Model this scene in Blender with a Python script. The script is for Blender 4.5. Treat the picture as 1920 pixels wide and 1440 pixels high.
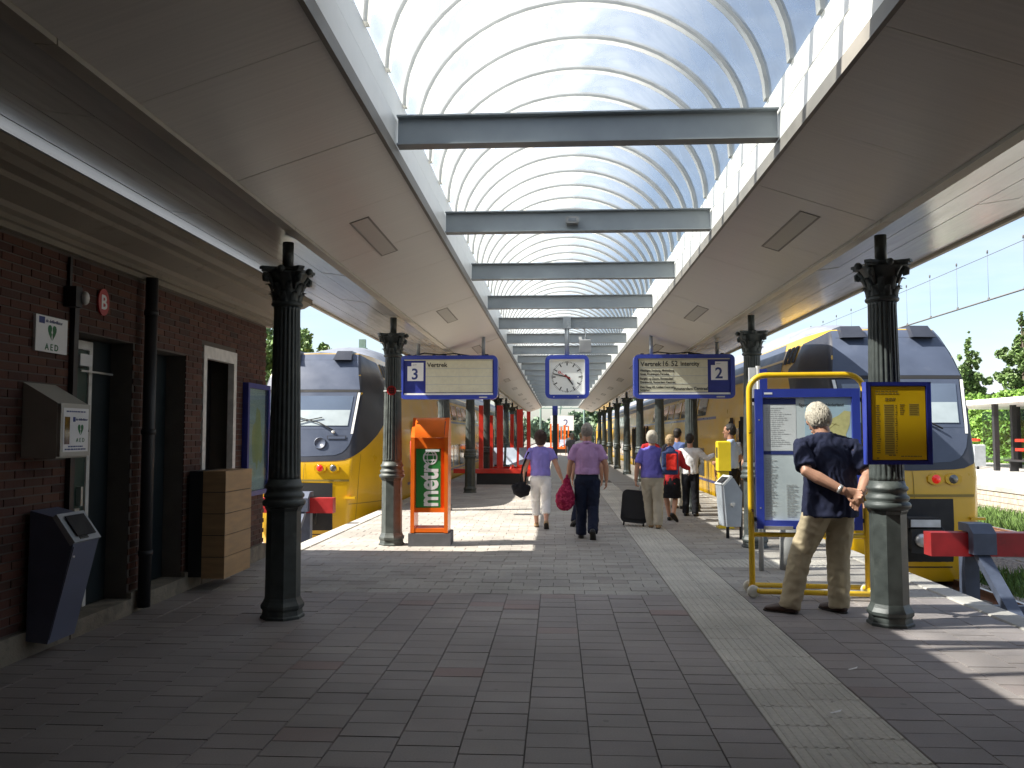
import bpy, bmesh, math, random
import numpy as np
from mathutils import Vector, Matrix, noise as mnoise

for o in list(bpy.data.objects):
    bpy.data.objects.remove(o)
S = bpy.context.scene
COL = S.collection
R = math.radians
random.seed(7)

# ------------------------------------------------------------------ camera
cd = bpy.data.cameras.new('camera'); cam = bpy.data.objects.new('camera', cd); COL.objects.link(cam)
cd.sensor_width = 36.0; cd.lens = 1580 / 1920 * 36.0
cd.clip_start = 0.05; cd.clip_end = 3000
cam.location = (0, 0, 1.6)
cam.rotation_euler = (R(90 + 3.441), 0, R(3.074))
S.camera = cam
S.render.resolution_x = 1024; S.render.resolution_y = 768

# ------------------------------------------------------------------ sky, sun, exposure
SUN_EL, SUN_AZ = 46.0, 258.0          # compass-like angle, clockwise from +Y
W = bpy.data.worlds.new('World'); S.world = W; W.use_nodes = True
nt = W.node_tree; nt.nodes.clear()
out = nt.nodes.new('ShaderNodeOutputWorld'); bg = nt.nodes.new('ShaderNodeBackground')
sky = nt.nodes.new('ShaderNodeTexSky'); sky.sky_type = 'NISHITA'; sky.sun_disc = False
sky.sun_elevation = R(SUN_EL); sky.sun_rotation = R(SUN_AZ)
sky.air_density = 1.0; sky.dust_density = 1.6; sky.ozone_density = 1.0
tc = nt.nodes.new('ShaderNodeTexCoord'); mp = nt.nodes.new('ShaderNodeMapping')
mp.inputs['Scale'].default_value = (1.0, 1.6, 5.0)
cn = nt.nodes.new('ShaderNodeTexNoise'); cn.inputs['Scale'].default_value = 2.2
cn.inputs['Detail'].default_value = 7; cn.inputs['Roughness'].default_value = 0.62
cr = nt.nodes.new('ShaderNodeValToRGB'); cr.color_ramp.elements[0].position = .42; cr.color_ramp.elements[1].position = .78
cr.color_ramp.elements[0].color = (.12, .12, .12, 1); cr.color_ramp.elements[1].color = (.55, .55, .55, 1)
mx = nt.nodes.new('ShaderNodeMix'); mx.data_type = 'RGBA'
mx.inputs['B'].default_value = (5.3, 5.6, 5.95, 1)
L = nt.links.new
L(tc.outputs['Generated'], mp.inputs['Vector']); L(mp.outputs[0], cn.inputs['Vector'])
L(cn.outputs['Fac'], cr.inputs['Fac']); L(cr.outputs['Color'], mx.inputs['Factor'])
L(sky.outputs[0], mx.inputs['A']); L(mx.outputs['Result'], bg.inputs['Color'])
bg.inputs['Strength'].default_value = 0.085
L(bg.outputs[0], out.inputs['Surface'])

sd = bpy.data.lights.new('sun', 'SUN'); sd.energy = 5.0; sd.angle = R(0.53); sd.color = (1.0, .94, .84)
sun = bpy.data.objects.new('sun', sd); COL.objects.link(sun)
a, e = R(SUN_AZ), R(SUN_EL)
to_sun = Vector((math.sin(a) * math.cos(e), math.cos(a) * math.cos(e), math.sin(e)))
sun.rotation_euler = to_sun.to_track_quat('Z', 'Y').to_euler()
sun.location = to_sun * 60

S.view_settings.view_transform = 'Standard'; S.view_settings.look = 'None'
S.view_settings.exposure = 1.45; S.view_settings.gamma = 1.0; S.view_settings.use_curve_mapping = False
try:
    S.cycles.max_bounces = 8; S.cycles.diffuse_bounces = 5; S.cycles.transparent_max_bounces = 24
except Exception:
    pass

# ------------------------------------------------------------------ materials
MATS = {}
def mk(name, col, rough=.55, metal=0., var=.15, vs=6., bump=0., bs=60., coat=0., col2=None, c2pos=.6, c2soft=.12,
       c2s=4., objrand=0., emit=None, emis=0., stretch=None, spec=.5):
    m = bpy.data.materials.new(name); m.use_nodes = True; MATS[name] = m
    n = m.node_tree.nodes; l = m.node_tree.links.new
    b = n['Principled BSDF']
    b.inputs['Roughness'].default_value = rough; b.inputs['Metallic'].default_value = metal
    b.inputs['Specular IOR Level'].default_value = spec
    if coat:
        b.inputs['Coat Weight'].default_value = coat; b.inputs['Coat Roughness'].default_value = .08
    c = (*col, 1)
    t = n.new('ShaderNodeTexCoord'); vec = t.outputs['Object']
    if stretch:
        mpn = n.new('ShaderNodeMapping'); mpn.inputs['Scale'].default_value = stretch
        l(vec, mpn.inputs['Vector']); vec = mpn.outputs[0]
    cur = None
    if var or objrand or col2:
        rgb = n.new('ShaderNodeRGB'); rgb.outputs[0].default_value = c; cur = rgb.outputs[0]
        if col2:
            nz = n.new('ShaderNodeTexNoise'); nz.inputs['Scale'].default_value = c2s; nz.inputs['Detail'].default_value = 6
            nz.inputs['Roughness'].default_value = .65
            l(vec, nz.inputs['Vector'])
            rp = n.new('ShaderNodeValToRGB'); rp.color_ramp.elements[0].position = c2pos; rp.color_ramp.elements[1].position = min(1, c2pos + c2soft)
            l(nz.outputs['Fac'], rp.inputs['Fac'])
            mm = n.new('ShaderNodeMix'); mm.data_type = 'RGBA'; l(rp.outputs['Color'], mm.inputs['Factor'])
            l(cur, mm.inputs['A']); mm.inputs['B'].default_value = (*col2, 1); cur = mm.outputs['Result']
        hs = n.new('ShaderNodeHueSaturation'); l(cur, hs.inputs['Color'])
        nz = n.new('ShaderNodeTexNoise'); nz.inputs['Scale'].default_value = vs; nz.inputs['Detail'].default_value = 5
        l(vec, nz.inputs['Vector'])
        mr = n.new('ShaderNodeMapRange'); mr.inputs['From Min'].default_value = .3; mr.inputs['From Max'].default_value = .7
        mr.inputs['To Min'].default_value = 1 - var; mr.inputs['To Max'].default_value = 1 + var
        l(nz.outputs['Fac'], mr.inputs['Value']); val = mr.outputs[0]
        if objrand:
            oi = n.new('ShaderNodeObjectInfo'); ge = n.new('ShaderNodeNewGeometry')
            ad = n.new('ShaderNodeMath'); ad.operation = 'ADD'; l(oi.outputs['Random'], ad.inputs[0]); l(ge.outputs['Random Per Island'], ad.inputs[1])
            fr = n.new('ShaderNodeMath'); fr.operation = 'FRACT'; l(ad.outputs[0], fr.inputs[0])
            m2 = n.new('ShaderNodeMapRange'); m2.inputs['To Min'].default_value = 1 - objrand; m2.inputs['To Max'].default_value = 1 + objrand
            l(fr.outputs[0], m2.inputs['Value'])
            mu = n.new('ShaderNodeMath'); mu.operation = 'MULTIPLY'; l(val, mu.inputs[0]); l(m2.outputs[0], mu.inputs[1]); val = mu.outputs[0]
        l(val, hs.inputs['Value']); cur = hs.outputs[0]
        l(cur, b.inputs['Base Color'])
        rr = n.new('ShaderNodeMapRange'); rr.inputs['From Min'].default_value = .3; rr.inputs['From Max'].default_value = .7
        rr.inputs['To Min'].default_value = max(.02, rough * .85); rr.inputs['To Max'].default_value = min(1, rough * 1.18)
        l(nz.outputs['Fac'], rr.inputs['Value']); l(rr.outputs[0], b.inputs['Roughness'])
    else:
        b.inputs['Base Color'].default_value = c
    if bump:
        nb = n.new('ShaderNodeTexNoise'); nb.inputs['Scale'].default_value = bs; nb.inputs['Detail'].default_value = 4
        l(vec, nb.inputs['Vector'])
        bp = n.new('ShaderNodeBump'); bp.inputs['Strength'].default_value = bump; bp.inputs['Distance'].default_value = .01
        l(nb.outputs['Fac'], bp.inputs['Height']); l(bp.outputs[0], b.inputs['Normal'])
    if emit:
        b.inputs['Emission Color'].default_value = (*emit, 1); b.inputs['Emission Strength'].default_value = emis
    return m

def ramp_mat(name, stops, rough, vs, bump, bs, var=.12, gum=0.):
    """pieces (pavers, bricks): each piece picks its own colour from a ramp"""
    m = mk(name, (.2, .2, .2), rough, var=var, vs=vs, bump=bump, bs=bs, objrand=.04)
    n = m.node_tree.nodes; l = m.node_tree.links.new
    rgb = [x for x in n if x.type == 'RGB'][0]; hs = [x for x in n if x.type == 'HUE_SAT'][0]
    fr = [x for x in n if x.type == 'MATH' and x.operation == 'FRACT'][0]
    rp = n.new('ShaderNodeValToRGB'); cr = rp.color_ramp
    cr.elements[0].position, cr.elements[0].color = stops[0][0], (*stops[0][1], 1)
    cr.elements[1].position, cr.elements[1].color = stops[1][0], (*stops[1][1], 1)
    for p, c in stops[2:]:
        q = cr.elements.new(p); q.color = (*c, 1)
    wn = n.new('ShaderNodeTexWhiteNoise'); wn.noise_dimensions = '1D'; l(fr.outputs[0], wn.inputs['W'])
    l(wn.outputs['Value'], rp.inputs['Fac']); l(rp.outputs['Color'], hs.inputs['Color'])
    # broad dirt over all pieces, in world space
    ge = n.new('ShaderNodeNewGeometry')
    nz = n.new('ShaderNodeTexNoise'); nz.inputs['Scale'].default_value = .9; nz.inputs['Detail'].default_value = 6
    l(ge.outputs['Position'], nz.inputs['Vector'])
    mr = n.new('ShaderNodeMapRange'); mr.inputs['From Min'].default_value = .35; mr.inputs['From Max'].default_value = .65
    mr.inputs['To Min'].default_value = .82; mr.inputs['To Max'].default_value = 1.12; l(nz.outputs['Fac'], mr.inputs['Value'])
    if gum:
        vo = n.new('ShaderNodeTexVoronoi'); vo.inputs['Scale'].default_value = 3.2; l(ge.outputs['Position'], vo.inputs['Vector'])
        ds = n.new('ShaderNodeTexNoise'); ds.inputs['Scale'].default_value = 30; l(ge.outputs['Position'], ds.inputs['Vector'])
        am = n.new('ShaderNodeMath'); am.operation = 'MULTIPLY_ADD'; am.inputs[1].default_value = .05; l(ds.outputs['Fac'], am.inputs[0]); l(vo.outputs['Distance'], am.inputs[2])
        gr = n.new('ShaderNodeMapRange'); gr.inputs['From Min'].default_value = .075; gr.inputs['From Max'].default_value = .095
        gr.inputs['To Min'].default_value = gum; gr.inputs['To Max'].default_value = 1; l(am.outputs[0], gr.inputs['Value'])
        gm = n.new('ShaderNodeMath'); gm.operation = 'MULTIPLY'; l(gr.outputs[0], gm.inputs[0]); l(mr.outputs[0], gm.inputs[1]); mr = gm
    vv = hs.inputs['Value'].links[0].from_socket
    mu = n.new('ShaderNodeMath'); mu.operation = 'MULTIPLY'; l(vv, mu.inputs[0]); l(mr.outputs[0], mu.inputs[1]); l(mu.outputs[0], hs.inputs['Value'])
    return m

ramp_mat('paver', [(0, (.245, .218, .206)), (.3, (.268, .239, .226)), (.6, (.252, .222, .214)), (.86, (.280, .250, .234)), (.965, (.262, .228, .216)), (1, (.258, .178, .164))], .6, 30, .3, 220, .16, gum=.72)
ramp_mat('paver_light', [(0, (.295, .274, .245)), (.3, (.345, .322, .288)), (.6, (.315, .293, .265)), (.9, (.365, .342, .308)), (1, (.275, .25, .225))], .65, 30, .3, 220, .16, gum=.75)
ramp_mat('tactile', [(0, (.49, .46, .40)), (.5, (.53, .50, .44)), (1, (.46, .435, .38))], .75, 40, .35, 160, gum=.6)
ramp_mat('brick', [(0, (.082, .034, .024)), (.3, (.108, .042, .029)), (.6, (.066, .028, .022)), (.85, (.128, .056, .036)), (1, (.045, .026, .023))], .85, 25, .4, 120)
ramp_mat('coping', [(0, (.36, .34, .30)), (.6, (.42, .40, .36)), (1, (.32, .30, .26))], .8, 14, .3, 120)
mk('mortar', (.12, .105, .09), .95, bump=.4, bs=120)
mk('joint_sand', (.10, .09, .08), .95, bump=.3, bs=150)
mk('plinth', (.23, .20, .155), .9, var=.3, vs=5, bump=.5, bs=60, col2=(.16, .14, .11), c2pos=.5)
mk('cornice', (.27, .24, .19), .6, var=.12, vs=3, col2=(.19, .165, .13), c2pos=.58)
mk('iron', (.056, .066, .062), .48, var=.25, vs=9, bump=.10, bs=90, col2=(.095, .105, .095), c2pos=.55)
mk('cover_grey', (.17, .19, .22), .5, var=.15)
mk('rib_edge', (.34, .35, .34), .5)
mk('panel', (.65, .622, .575), .34, var=.055, vs=1.6, stretch=(.5, 26, .5))
mk('board', (.52, .51, .48), .16, var=.10, vs=2, stretch=(6, .6, 6), col2=(.44, .43, .40), c2pos=.57, c2s=2.2, bump=.06, bs=14)
mk('trim', (.50, .46, .38), .5, var=.12, vs=3)
mk('dark_trim', (.24, .225, .20), .6)
mk('white_paint', (.84, .84, .80), .4, var=.05, vs=4)
mk('beam_grey', (.29, .32, .335), .45, var=.10, vs=3, col2=(.22, .24, .25), c2pos=.62)
mk('rib_white', (.80, .79, .74), .45, var=.08, vs=5)
mk('roof_felt', (.12, .12, .12), .9)
mk('roof_gravel', (.13, .13, .13), .95, bump=.5, bs=40)
mk('lamp_glass', (.42, .40, .36), .35, var=.05)
mk('door_green', (.022, .055, .042), .45, var=.15)
mk('door_dark', (.012, .02, .024), .4)
mk('frame_white', (.72, .70, .66), .5, var=.15, vs=12)
mk('aluminium', (.55, .54, .52), .35, metal=.6, var=.1)
mk('black_iron', (.02, .02, .022), .5)
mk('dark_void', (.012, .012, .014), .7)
mk('sign_white', (.80, .80, .80), .4, var=.04)
mk('sign_blue', (.035, .06, .36), .35, var=.08, coat=.3)
mk('sign_navy', (.02, .03, .22), .4)
mk('flap_cream', (.62, .60, .46), .55, var=.05, vs=14)
mk('print_black', (.02, .02, .02), .6, var=0)
mk('print_grey', (.46, .48, .47), .6, var=0)
mk('print_navy', (.03, .05, .20), .6, var=0)
mk('print_green', (.02, .16, .06), .6, var=0)
mk('print_olive', (.24, .17, .03), .6, var=0)
mk('print_pale', (.50, .36, .04), .6, var=0)
mk('red_hand', (.45, .02, .02), .4, var=0)
mk('dial', (.78, .80, .78), .45, var=.03)
mk('box_cream', (.46, .44, .38), .5, var=.06, vs=5, bump=.05, bs=300)
mk('bin_grey', (.36, .39, .42), .42, var=.10, vs=5, col2=(.28, .30, .32), c2pos=.6)
mk('bin_blue', (.12, .135, .20), .45, var=.1)
mk('plywood', (.38, .245, .125), .6, var=.18, vs=3, stretch=(1, 1, 6), bump=.08, bs=50)
mk('orange', (.80, .15, .01), .35, var=.10, vs=5, coat=.3, col2=(.62, .10, .01), c2pos=.66)
mk('metro_green', (.03, .22, .05), .4, var=.06)
mk('concrete', (.30, .30, .29), .85, var=.15, vs=8, bump=.3, bs=90)
mk('dark_concrete', (.10, .10, .11), .8, var=.15, vs=8, bump=.3, bs=90)
mk('train_yellow', (.64, .37, .006), .32, var=.09, vs=1.6, coat=.3, col2=(.48, .275, .01), c2pos=.63, c2soft=.25, c2s=1.5)
mk('train_charcoal', (.026, .029, .040), .42, var=.12, vs=3, coat=.05)
mk('train_blue', (.062, .078, .118), .42, var=.12, vs=2.5, coat=.08, col2=(.09, .105, .145), c2pos=.58, c2soft=.3)
mk('train_roof', (.20, .215, .25), .6, var=.15, vs=3, col2=(.14, .15, .17), c2pos=.55)
mk('train_stripe', (.05, .05, .20), .3, coat=.3)
mk('blind_pale', (.36, .42, .44), .5, var=.06)
mk('train_silver', (.60, .62, .64), .35, metal=.4)
mk('under', (.025, .024, .023), .8, var=.2)
mk('rubber', (.015, .015, .016), .7)
mk('lamp_red', (.5, .008, .006), .12, emit=(1, .03, .01), emis=.12, coat=.6)
mk('lamp_clear', (.14, .14, .13), .12, metal=.5, coat=.8)
mk('buffer_red', (.34, .014, .016), .45, var=.2, vs=6, col2=(.18, .015, .015), c2pos=.6)
mk('buffer_steel', (.075, .09, .13), .5, var=.2, vs=8)
mk('rail_rust', (.16, .075, .045), .75, var=.3, vs=14)
mk('rail_top', (.42, .40, .38), .35, metal=.8)
mk('sleeper', (.22, .20, .17), .9, var=.25)
mk('yellow_tube', (.80, .50, .015), .38, var=.08, vs=8, col2=(.20, .08, .02), c2pos=.64, c2soft=.04, c2s=9, coat=.2)
mk('yellow_box', (.82, .60, .02), .4, var=.06)
mk('wheel_cream', (.72, .68, .58), .6)
mk('map_paper', (.66, .75, .76), .35, var=.03, coat=.5)
mk('map_sea', (.46, .64, .74), .4, var=.03)
mk('map_land', (.64, .62, .28), .45, var=.08, vs=30)
mk('paper_white', (.72, .76, .76), .45, var=.03)
mk('timetable', (.78, .50, .01), .35, var=.03, coat=.5)
mk('shelter_red', (.62, .03, .015), .38, var=.1, coat=.3)
mk('seat_blue', (.30, .36, .44), .4)
mk('grass', (.085, .15, .03), .8, var=.4, vs=3, objrand=.3)
mk('hedge', (.14, .26, .035), .7, var=.35, vs=2, objrand=.35)
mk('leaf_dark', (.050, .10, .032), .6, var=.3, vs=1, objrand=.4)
mk('leaf_mid', (.11, .18, .05), .6, var=.3, vs=1, objrand=.4)
mk('leaf_haze', (.17, .24, .16), .7, var=.3, vs=.4, objrand=.3)  # distance haze mixed into the leaf colour
mk('bark', (.10, .08, .06), .9, var=.3, vs=12, bump=.5, bs=30)
mk('mast_green', (.16, .24, .20), .55, var=.1)
mk('wire', (.10, .10, .10), .5)
mk('far_wall', (.42, .36, .30), .85, var=.2)
mk('far_roof', (.30, .32, .36), .7)
for nm, c in dict(skin=(.50, .27, .18), skin_tan=(.40, .20, .12)).items():
    m = mk(nm, c, .5, var=.12, vs=9, bump=.05, bs=140)
    m.node_tree.nodes['Principled BSDF'].inputs['Subsurface Weight'].default_value = .08
    m.node_tree.nodes['Principled BSDF'].inputs['Subsurface Radius'].default_value = (.02, .008, .005)
def cloth(nm, c, var=.12, col2=None, c2s=6):
    return mk(nm, c, .88, var=var, vs=7, bump=.25, bs=350, col2=col2, c2s=c2s, c2pos=.5, spec=.2)
cloth('navy_tee', (.022, .026, .055)); cloth('khaki', (.46, .38, .25), var=.06); cloth('lilac', (.27, .23, .62))
cloth('white_cloth', (.72, .71, .70)); cloth('pink_purple', (.42, .25, .45)); cloth('dark_jeans', (.012, .016, .035))
cloth('violet', (.17, .15, .52)); cloth('beige', (.44, .39, .30), var=.06); cloth('red_cloth', (.45, .03, .035)); cloth('black_cloth', (.012, .012, .015))
cloth('blue_shirt', (.10, .14, .30)); cloth('pale_blue', (.45, .56, .74)); cloth('white_far', (.6, .6, .6)); cloth('mid_grey', (.12, .12, .13))
cloth('bag_red', (.26, .012, .05), col2=(.50, .05, .12), c2s=22); cloth('pack_blue', (.04, .06, .14)); cloth('pack_red', (.62, .03, .02))
mk('shoe_brown', (.06, .03, .02), .45); mk('shoe_black', (.012, .012, .012), .4); mk('shoe_tan', (.34, .22, .11), .6)
mk('sole', (.03, .025, .02), .8)
mk('suitcase_black', (.010, .010, .012), .6, bump=.2, bs=300)
for nm, c in dict(hair_white=(.52, .47, .38), hair_grey=(.26, .23, .20), hair_brown=(.045, .020, .014), hair_blond=(.36, .25, .13), hair_dark=(.02, .015, .012)).items():
    mk(nm, c, .6, var=.35, vs=60, stretch=(3, 3, .5), bump=.5, bs=90)
def glass(nm, col, alpha=.25, rough=.05, gloss=.35):
    m = bpy.data.materials.new(nm); m.use_nodes = True; MATS[nm] = m
    n = m.node_tree.nodes; l = m.node_tree.links.new; n.remove(n['Principled BSDF']); o = n['Material Output']
    tr = n.new('ShaderNodeBsdfTransparent'); tr.inputs[0].default_value = (*col, 1)
    df = n.new('ShaderNodeBsdfTranslucent'); df.inputs[0].default_value = (.50, .53, .55, 1)
    gl = n.new('ShaderNodeBsdfGlossy'); gl.inputs['Roughness'].default_value = rough
    t = n.new('ShaderNodeTexCoord'); nz = n.new('ShaderNodeTexNoise'); nz.inputs['Scale'].default_value = 1.6; nz.inputs['Detail'].default_value = 6
    nz.inputs['Distortion'].default_value = 1.2
    l(t.outputs['Object'], nz.inputs['Vector'])
    mr = n.new('ShaderNodeMapRange'); mr.inputs['From Min'].default_value = .35; mr.inputs['From Max'].default_value = .7
    mr.inputs['To Min'].default_value = alpha * .7; mr.inputs['To Max'].default_value = alpha * 1.5; l(nz.outputs['Fac'], mr.inputs['Value'])
    m1 = n.new('ShaderNodeMixShader'); l(mr.outputs[0], m1.inputs[0]); l(tr.outputs[0], m1.inputs[1]); l(df.outputs[0], m1.inputs[2])
    fz = n.new('ShaderNodeLayerWeight'); fz.inputs['Blend'].default_value = .12
    fm = n.new('ShaderNodeMath'); fm.operation = 'MULTIPLY'; fm.inputs[1].default_value = gloss; l(fz.outputs['Facing'], fm.inputs[0])
    m2 = n.new('ShaderNodeMixShader'); l(fm.outputs[0], m2.inputs[0]); l(m1.outputs[0], m2.inputs[1]); l(gl.outputs[0], m2.inputs[2])
    l(m2.outputs[0], o.inputs['Surface'])
    return m
def thin_white(nm):
    m = MATS[nm]; n = m.node_tree.nodes; l = m.node_tree.links.new
    tl = n.new('ShaderNodeBsdfTranslucent'); tl.inputs[0].default_value = (.95, .95, .92, 1); mxs = n.new('ShaderNodeMixShader'); mxs.inputs[0].default_value = .75
    l(n['Principled BSDF'].outputs[0], mxs.inputs[1]); l(tl.outputs[0], mxs.inputs[2]); l(mxs.outputs[0], n['Material Output'].inputs['Surface'])
thin_white('rib_white')
glass('skylight', (.76, .80, .83), .36, .2, .05)
glass('shelter_glass', (.80, .86, .85), .10, .03)
mk('windscreen', (.10, .13, .18), .06, var=.1, vs=2, coat=1.0, spec=.9)
mk('window_dark', (.02, .025, .03), .06, var=.05, coat=1.0, spec=.8)

# ------------------------------------------------------------------ mesh helpers
class MB:
    def __init__(s): s.v = []; s.f = []; s.sm = []
    def add(s, vs, fs, smooth=False):
        b = len(s.v); s.v += [tuple(v) for v in vs]; s.f += [tuple(b + i for i in f) for f in fs]; s.sm += [smooth] * len(fs); return s
    def box(s, x0, x1, y0, y1, z0, z1):
        if x0 > x1: x0, x1 = x1, x0
        if y0 > y1: y0, y1 = y1, y0
        if z0 > z1: z0, z1 = z1, z0
        return s.add([(x0,y0,z0),(x1,y0,z0),(x1,y1,z0),(x0,y1,z0),(x0,y0,z1),(x1,y0,z1),(x1,y1,z1),(x0,y1,z1)],
                     [(3,2,1,0),(4,5,6,7),(0,1,5,4),(1,2,6,5),(2,3,7,6),(3,0,4,7)])
    def cbox(s, x0, x1, y0, y1, z0, z1, c):
        """box with chamfered top edges (open bottom)"""
        return s.add([(x0,y0,z0),(x1,y0,z0),(x1,y1,z0),(x0,y1,z0),(x0,y0,z1-c),(x1,y0,z1-c),(x1,y1,z1-c),(x0,y1,z1-c),
                      (x0+c,y0+c,z1),(x1-c,y0+c,z1),(x1-c,y1-c,z1),(x0+c,y1-c,z1)],
                     [(0,1,5,4),(1,2,6,5),(2,3,7,6),(3,0,4,7),(4,5,9,8),(5,6,10,9),(6,7,11,10),(7,4,8,11),(8,9,10,11)])
    def prism(s, poly, axis, a, b):
        """poly in the two other axes (in x,y,z order), extruded a..b along axis"""
        def mk3(p, t):
            q = list(p); q.insert(axis, t); return q
        n = len(poly); vs = [mk3(p, a) for p in poly] + [mk3(p, b) for p in poly]
        fs = [tuple(range(n))[::-1], tuple(range(n, 2*n))] + [(i, (i+1) % n, n + (i+1) % n, n + i) for i in range(n)]
        return s.add(vs, fs)
    def grid(s, pts, smooth=True, flip=False):
        """pts[i][j] -> quads"""
        n, m = len(pts), len(pts[0]); vs = [p for r in pts for p in r]
        fs = []
        for i in range(n-1):
            for j in range(m-1):
                q = (i*m+j, i*m+j+1, (i+1)*m+j+1, (i+1)*m+j); fs.append(q[::-1] if flip else q)
        return s.add(vs, fs, smooth)
    def lathe(s, prof, seg, c=(0, 0), rot=0., smooth=True, cap=True, mod=None):
        vs = []; fs = []
        for (r, z) in prof:
            for k in range(seg):
                t = 2*math.pi*k/seg + rot; rr = r * (mod(t, z) if mod else 1)
                vs.append((c[0] + rr*math.cos(t), c[1] + rr*math.sin(t), z))
        for i in range(len(prof)-1):
            for k in range(seg):
                k2 = (k+1) % seg; fs.append((i*seg+k, i*seg+k2, (i+1)*seg+k2, (i+1)*seg+k))
        s.add(vs, fs, smooth)
        if cap:
            b = len(s.v) - len(vs); n = len(prof)
            s.f.append(tuple(b + i for i in range(seg))[::-1]); s.sm.append(False)
            s.f.append(tuple(b + (n-1)*seg + i for i in range(seg))); s.sm.append(False)
        return s
    def tube(s, path, r, seg=10, smooth=True, ref=(0, 0, 1), rr=None, dome=True):
        """round or elliptic tube along a path; r may be a list, rr the radius along the second axis"""
        P = [Vector(p) for p in path]; n = len(P)
        ra = list(r) if hasattr(r, '__len__') else [r]*n
        rb = (list(rr) if hasattr(rr, '__len__') else [rr]*n) if rr is not None else ra
        T = []
        for i in range(n):
            t = (P[min(i+1, n-1)] - P[max(i-1, 0)]); T.append(t.normalized() if t.length > 1e-9 else Vector((0, 0, 1)))
        st = [(P[i], ra[i], rb[i], T[i]) for i in range(n)]
        if dome:
            pre = [(P[0] - T[0]*max(ra[0], rb[0])*.55*q, ra[0]*k, rb[0]*k, T[0]) for q, k in ((1., .35), (.6, .75))]
            post = [(P[-1] + T[-1]*max(ra[-1], rb[-1])*.55*q, ra[-1]*k, rb[-1]*k, T[-1]) for q, k in ((.6, .75), (1., .35))]
            st = pre + st + post
        vs = []; up = Vector(ref)
        if (up - st[0][3]*up.dot(st[0][3])).length < .2: up = Vector((1, 0, 0)) if abs(st[0][3].x) < .8 else Vector((0, 1, 0))
        for (p, a_, b_, t) in st:
            u = up - t*up.dot(t)
            if u.length < 1e-4: u = t.orthogonal()
            u.normalize(); up = u; w = t.cross(u)
            for k in range(seg):
                an = 2*math.pi*k/seg; vs.append(p + u*(math.cos(an)*a_) + w*(math.sin(an)*b_))
        m = len(st); fs = []
        for i in range(m-1):
            for k in range(seg):
                k2 = (k+1) % seg; fs.append((i*seg+k, i*seg+k2, (i+1)*seg+k2, (i+1)*seg+k))
        s.add(vs, fs, smooth); b = len(s.v) - len(vs)
        s.f.append(tuple(b+i for i in range(seg))[::-1]); s.sm.append(smooth)
        s.f.append(tuple(b+(m-1)*seg+i for i in range(seg))); s.sm.append(smooth)
        return s
    def ball(s, c, r, seg=14, rings=9):
        rx, ry, rz = r if hasattr(r, '__len__') else (r, r, r)
        vs = [(c[0], c[1], c[2]-rz)]; fs = []
        for i in range(1, rings):
            ph = math.pi*i/rings - math.pi/2
            for k in range(seg):
                t = 2*math.pi*k/seg; vs.append((c[0]+rx*math.cos(ph)*math.cos(t), c[1]+ry*math.cos(ph)*math.sin(t), c[2]+rz*math.sin(ph)))
        vs.append((c[0], c[1], c[2]+rz)); N = len(vs)-1
        for k in range(seg):
            k2 = (k+1) % seg; fs.append((0, 1+k2, 1+k)); b = 1+(rings-2)*seg; fs.append((b+k, b+k2, N))
        for i in range(rings-2):
            for k in range(seg):
                k2 = (k+1) % seg; a_ = 1+i*seg; fs.append((a_+k, a_+k2, a_+seg+k2, a_+seg+k))
        return s.add(vs, fs, True)
    def disc(s, c, r, axis=1, seg=24, r2=None):
        vs = []
        for k in range(seg):
            t = 2*math.pi*k/seg; p = [r*math.cos(t), (r2 or r)*math.sin(t)]; p.insert(axis, 0); vs.append([c[i]+p[i] for i in range(3)])
        return s.add(vs, [tuple(range(seg))])
    def mesh(s, name, mat):
        me = bpy.data.meshes.new(name); me.from_pydata(s.v, [], s.f)
        me.polygons.foreach_set('use_smooth', s.sm)
        for mm in (mat if isinstance(mat, (list, tuple)) else [mat]): me.materials.append(MATS[mm])
        me.update(); return me

def link(name, me, parent=None, loc=None, rz=0.):
    o = bpy.data.objects.new(name, me); COL.objects.link(o)
    if parent: o.parent = parent
    if loc is not None: o.location = loc
    if rz: o.rotation_euler = (0, 0, rz)
    return o
def part(name, mb, mat, parent, loc=None, rz=0., stuff=False):
    o = link(name, mb.mesh(name, mat), parent, loc, rz)
    if stuff: o['kind'] = 'stuff'
    return o
def tag(o, label, cat, group=None):
    o['label'] = label; o['category'] = cat
    if group: o['group'] = group
    return o
def thing(name, label, cat, loc=(0, 0, 0), rz=0., group=None):
    o = bpy.data.objects.new(name, None); COL.objects.link(o); o.location = loc; o.rotation_euler = (0, 0, rz)
    o.empty_display_size = .1
    return tag(o, label, cat, group)
def solid(name, mb, mat, label, cat, loc=(0, 0, 0), rz=0., group=None):
    return tag(part(name, mb, mat, None, loc, rz), label, cat, group)
def structure(name, mb, mat, loc=None):
    o = part(name, mb, mat, None, loc); o['kind'] = 'structure'; return o
def copy_tree(o, parent=None):
    c = o.copy(); COL.objects.link(c); c.parent = parent
    for ch in list(o.children): copy_tree(ch, c)
    return c
TMP = bpy.data.scenes.new('workbench')
def bake(data, mods=None):
    o = bpy.data.objects.new('tmp', data); TMP.collection.objects.link(o)
    if mods: mods(o)
    vl = TMP.view_layers[0]; vl.update(); dg = vl.depsgraph
    me = bpy.data.meshes.new_from_object(o.evaluated_get(dg)); bpy.data.objects.remove(o); return me
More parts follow.
